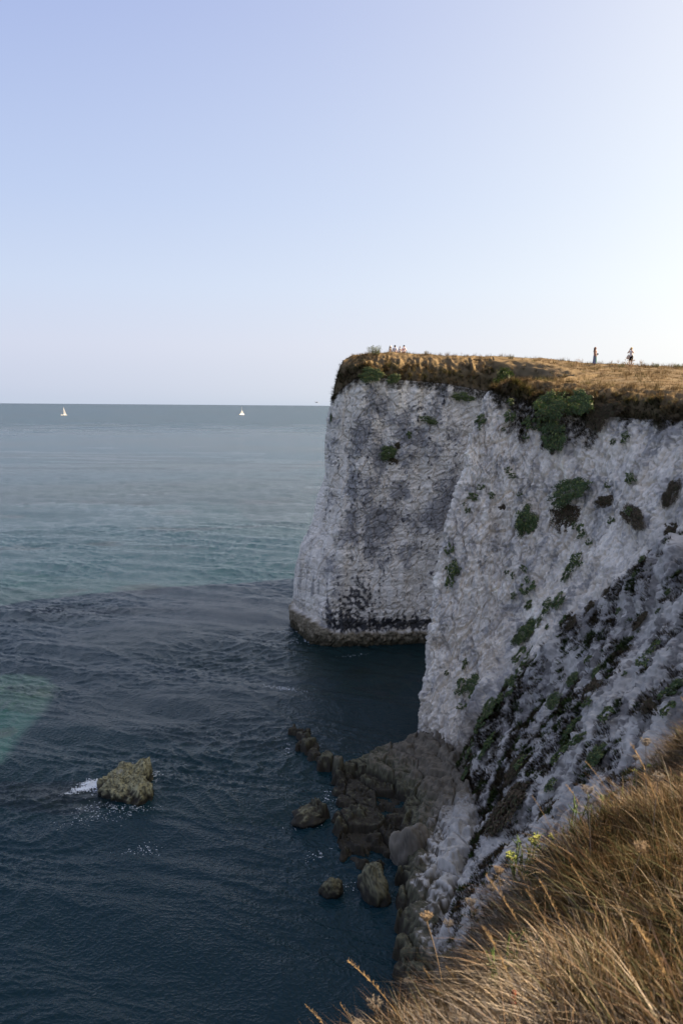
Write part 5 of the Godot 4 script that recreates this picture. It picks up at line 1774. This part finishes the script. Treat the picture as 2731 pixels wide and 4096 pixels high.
func build_gull() -> void:
	var o := thing("gull", Vector3(-4.75, 25.62, -150.0))
	var st := begin()
	flesh(st, [[Vector3(-0.2, -0.08, 0), Vector3(0.12, -0.05, 0), 0.05, 0.065], [Vector3(0.1, -0.05, 0), Vector3(0.24, -0.03, 0), 0.05, 0.035], [Vector3(-0.34, -0.09, 0), Vector3(-0.2, -0.08, 0), 0.02, 0.045]], 0.022, 0.04, Color(0.3, 0.31, 0.34))
	put("body", done(st), "cloth", o)
	for s in [0, 1]:
		st = begin()
		var tip: Vector3 = [Vector3(-0.42, 0.08, -0.45), Vector3(0.6, -0.52, 0.25)][s]
		var elbow: Vector3 = [Vector3(-0.1, 0.14, -0.2), Vector3(0.18, 0.06, 0.12)][s]
		for seg in [[Vector3(0, 0.02, 0), elbow, 0.13, 0.12], [elbow, tip, 0.12, 0.03]]:
			for half in [-1, 1]:
				var back := Vector3(-0.3, -0.05, 0.75 if s == 0 else 0.9).normalized()
				var a: Vector3 = seg[0]
				var b: Vector3 = seg[1]
				st.set_color(Color(0.17, 0.175, 0.2))
				var q := [a + Vector3(0, 0.012 * half, 0), b + Vector3(0, 0.008 * half, 0), b + back * seg[3], a + back * seg[2]]
				for id in [0, 1, 2, 0, 2, 3]:
					st.add_vertex(q[id])
		put("wing", done(st), "cloth", o)
	tag(o, "dark gull gliding low over the horizon beside the headland", "bird")


# ---------------------------------------------------------------- clifftop shrubs

func shrub_mesh(stems: int, leaves: int, size: float, tones: Array) -> ArrayMesh:
	var st := begin()
	for k in stems:
		var a := rng.randf() * TAU
		var root := Vector3(cos(a), 0, sin(a)) * 0.35 * sqrt(rng.randf())
		var tip := root * 1.45 + Vector3(rng.randf_range(-0.1, 0.1), rng.randf_range(0.55, 1.0) * (1.0 - root.length() * 0.9), rng.randf_range(-0.1, 0.1))
		rod(st, root, tip, 0.012, 0.004, Color(0.12, 0.09, 0.05), 3)
		for l in leaves:
			var t := rng.randf_range(0.15, 1.05)
			var at := root.lerp(tip, t) + Vector3(rng.randf_range(-1, 1), rng.randf_range(-0.6, 0.6), rng.randf_range(-1, 1)) * 0.07
			var u := Vector3(rng.randf_range(-1, 1), rng.randf_range(0.0, 1.2), rng.randf_range(-1, 1)).normalized() * size
			var v := u.cross(Vector3(rng.randf_range(-1, 1), rng.randf_range(-1, 1), rng.randf_range(-1, 1))).normalized() * size * 0.35
			st.set_color(tones[rng.randi() % tones.size()] * rng.randf_range(0.7, 1.3))
			st.set_normal(u.cross(v).normalized())
			for q in [-u, v, u, -u, u, -v]:
				st.add_vertex(at + q)
	return st.commit()


# a dry branching weed with round heads
func weed_mesh(branches: int, heads: float) -> Array:
	var st := begin()
	var hd := begin()
	var brown := Color(0.26, 0.18, 0.1)
	rod(st, Vector3.ZERO, Vector3(0.02, 0.55, 0), 0.012, 0.009, brown, 4)
	for k in branches:
		var from := Vector3(0.01, rng.randf_range(0.2, 0.6), 0)
		var a := rng.randf() * TAU
		var to := from + Vector3(cos(a) * 0.3, rng.randf_range(0.2, 0.5), sin(a) * 0.3) * rng.randf_range(0.5, 1.0)
		rod(st, from, to, 0.007, 0.005, brown, 3)
		rod(hd, to, to + Vector3(0, 0.035, 0) * heads, 0.03 * heads, 0.022 * heads, Color(0.4, 0.29, 0.18), 6)
	return [st.commit(), hd.commit()]


func build_clifftop_shrubs() -> void:
	var green := [Color(0.1, 0.13, 0.05), Color(0.14, 0.17, 0.07), Color(0.08, 0.1, 0.045)]
	var dull := [Color(0.17, 0.14, 0.08), Color(0.13, 0.13, 0.06), Color(0.2, 0.16, 0.1)]
	var leafy := [shrub_mesh(46, 26, 0.035, green), shrub_mesh(40, 20, 0.035, dull)]
	# x, depth, width, height, kind, label
	for d in [[3.35, 86.4, 1.5, 1.35, 0, "upright green shrub on the headland crest left of the people"], [17.85, 86.0, 0.8, 0.62, 1, "small dull shrub alone on the skyline in the middle of the clifftop"],
			[30.1, 78.0, 0.8, 0.6, 0, "dark green bush on the grass just right of the person in the straw hat"], [31.6, 76.5, 0.75, 0.45, 0, "low dark green bush at the right end of the clifftop"],
			[26.2, 76.0, 0.7, 0.42, 0, "low green bush on the grass between the woman and the person with the camera"], [9.0, 87.5, 0.5, 0.55, 1, "thin dry bush on the skyline right of the headland group"], [33.4, 79.0, 0.7, 0.5, 1, "brown bush on the skyline at the right edge"]]:
		var o := thing("shrub", ground(d[0], -d[1]) - Vector3(0, 0.05, 0))
		fuzz("foliage", leafy[d[4]], "leaf", o)
		o.scale = Vector3(d[2], d[3], d[2])
		o.rotation.y = d[0]
		tag(o, d[5], "shrub", "shrubs on the clifftop")
	var weeds := [weed_mesh(26, 1.0), weed_mesh(14, 0.7), weed_mesh(18, 0.8)]
	var k := 0
	for d in [[22.9, 64.5, 1.5, "largest dry thistle, standing on the brow below the person in the straw hat"], [24.0, 66.0, 1.2, "dry thistle right behind the largest one on the brow"], [22.2, 77.0, 1.0, "tall dry weed just left of the woman in the long skirt"], [23.0, 78.0, 0.8, "dry weed close beside the tall one left of the woman"], [26.7, 80.5, 0.6, "small dry weed between the two right hand people, nearer the woman"], [27.4, 80.5, 0.6, "small dry weed just left of the person in the straw hat"], [29.6, 80.2, 0.7, "dry weed on the skyline just right of the person in the straw hat"], [31.0, 80.8, 0.6, "rightmost small dry weed on the skyline"], [20.4, 84.0, 0.6, "small dry weed on the skyline right of the lone dull shrub"], [21.2, 83.0, 0.55, "lowest dry weed between the dull shrub and the woman"], [12.9, 88.0, 0.5, "tiny dry weed on the skyline midway between headland group and dull shrub"], [16.0, 60.8, 0.9, "dry weed on the brow above the chalk ridge"], [19.4, 60.5, 0.9, "dry weed on the brow above the green masses"]]:
		var o := thing("dry_thistle", ground(d[0], -d[1]) - Vector3(0, 0.03, 0))
		fuzz("stems", weeds[k % 3][0], "grass", o)
		fuzz("seed_heads", weeds[k % 3][1], "grass", o)
		o.scale = Vector3.ONE * d[2]
		o.rotation.y = d[0] * 2.0
		tag(o, d[3], "weed", "dry weeds on the clifftop")
		k += 1


# ---------------------------------------------------------------- plants on the bank

func on_bank(x: float, d: float) -> Vector3:
	return Vector3(x, bank_y(x, -d), -d)


# a dried umbel: a bent stem and a bowl of rays with seeds
func umbel(at: Vector3, tall: float, lean: Vector2, bowl: float, col: Color, label: String) -> void:
	var o := thing("dry_umbel", at)
	var st := begin()
	var last := Vector3.ZERO
	for k in 8:
		var t := (k + 1) / 8.0
		var next := Vector3(lean.x * t * t, tall * t, lean.y * t * t)
		rod(st, last, next, 0.003 - 0.0012 * t, 0.0029 - 0.0012 * t, col, 5)
		last = next
	put("stem", st.commit(), "grass", o)
	var hd := begin()
	for r in 30:
		var a := rng.randf() * TAU
		var out := rng.randf_range(0.3, 1.0)
		var mid := last + Vector3(cos(a) * out * bowl * 0.7, bowl * 0.35, sin(a) * out * bowl * 0.7)
		var tip := last + Vector3(cos(a) * out * bowl, bowl * rng.randf_range(0.85, 1.1), sin(a) * out * bowl)
		rod(hd, last, mid, 0.001, 0.001, col, 3)
		rod(hd, mid, tip, 0.001, 0.0009, col, 3)
		for q in 5:
			var b := rng.randf() * TAU
			rod(hd, tip, tip + Vector3(cos(b) * 0.007, 0.006, sin(b) * 0.007), 0.0009, 0.0012, col * 1.1, 3)
	fuzz("umbel_head", hd.commit(), "grass", o)
	tag(o, label, "umbel", "dried umbels on the bank")


func build_bank_plants() -> void:
	var straw := Color(0.3, 0.225, 0.145)
	var grey := Color(0.26, 0.225, 0.185)
	for u in UMBELS:
		umbel(on_bank(u[0], u[1]) - Vector3(0, 0.03, 0), u[2], Vector2(u[3], 0.02), u[4], grey if u[5] == 0 else straw, u[6])
	# single flowering stalks of grass that stand out of the rest
	var stalks := []
	for k in 3:
		var st := begin()
		var hd := begin()
		var last := Vector3.ZERO
		for q in 9:
			var t := (q + 1) / 9.0
			var next := Vector3(-0.22 * t * t, 0.72 * t, 0.03 * k * t)
			rod(st, last, next, 0.0018 - 0.0008 * t, 0.0018 - 0.0008 * t, Color(0.38, 0.27, 0.14), 4)
			if t > 0.72:
				for g in 16:
					var f := last.lerp(next, rng.randf())
					var out := Vector3(rng.randf_range(-1, 1), rng.randf_range(0.8, 2.2), rng.randf_range(-1, 1)).normalized() * 0.016
					rod(hd, f, f + out, 0.0013, 0.0008, Color(0.42, 0.3, 0.16), 3)
			last = next
		stalks.append([st.commit(), hd.commit()])
	var k := 0
	for s in STALKS:
		var o := thing("grass_stalk", on_bank(s[0], s[1]) - Vector3(0, 0.02, 0))
		put("stem", stalks[k % 3][0], "grass", o)
		fuzz("seed_head", stalks[k % 3][1], "grass", o)
		o.rotation = Vector3(rng.randf_range(-0.1, 0.1), rng.randf_range(-0.7, 0.7), s[3])
		o.scale = Vector3.ONE * s[2]
		tag(o, s[4], "grass stalk", "seed stalks on the bank")
		k += 1
	# fleshy green samphire in flower among the grass
	for d in SAMPHIRE:
		var o := thing("flowering_samphire", on_bank(d[0], d[1]))
		var lf := begin()
		var fl := begin()
		for n in int(d[2] * 90.0):
			var a := rng.randf() * TAU
			var root: Vector3 = Vector3(cos(a), 0, sin(a)) * sqrt(rng.randf()) * d[2] * 0.5
			var tip: Vector3 = root + Vector3(rng.randf_range(-0.06, 0.06), rng.randf_range(0.1, 0.26), rng.randf_range(-0.06, 0.06))
			rod(lf, root, tip, 0.005, 0.003, Color(0.07, 0.12, 0.035) * rng.randf_range(0.8, 1.4), 4)
			for g in 4:
				var f: Vector3 = root.lerp(tip, rng.randf_range(0.4, 1.0))
				rod(lf, f, f + Vector3(rng.randf_range(-1, 1), rng.randf_range(0.3, 1.4), rng.randf_range(-1, 1)).normalized() * 0.05, 0.004, 0.002, Color(0.085, 0.14, 0.04) * rng.randf_range(0.8, 1.3), 3)
			if rng.randf() < d[3]:
				for g in 14:
					var b := rng.randf() * TAU
					var f: Vector3 = tip + Vector3(cos(b) * 0.03 * rng.randf(), 0.02, sin(b) * 0.03 * rng.randf())
					rod(fl, f - Vector3(0, 0.015, 0), f, 0.003, 0.006, Color(0.26, 0.29, 0.07) * rng.randf_range(0.8, 1.2), 4)
		fuzz("leaves", lf.commit(), "leaf", o)
		if d[3] > 0.0:
			fuzz("flower_heads", fl.commit(), "leaf", o)
		tag(o, d[4], "plant", "green plants on the bank")
	# a red seed spike right in front
	var o := thing("dock_spike", on_bank(DOCK[0], DOCK[1]))
	var st := begin()
	rod(st, Vector3.ZERO, Vector3(0.0, 0.2, 0), 0.003, 0.002, Color(0.3, 0.12, 0.07), 5)
	put("stem", st.commit(), "grass", o)
	st = begin()
	for n in 60:
		var y := rng.randf_range(0.17, 0.21)
		var b := rng.randf() * TAU
		rod(st, Vector3(0, y, 0), Vector3(cos(b) * 0.007, y + 0.006, sin(b) * 0.007), 0.002, 0.003, Color(0.45, 0.09, 0.06) * rng.randf_range(0.7, 1.3), 4)
	fuzz("seed_spike", st.commit(), "grass", o)
	tag(o, "small red dock spike at the bottom edge of the picture", "flower")
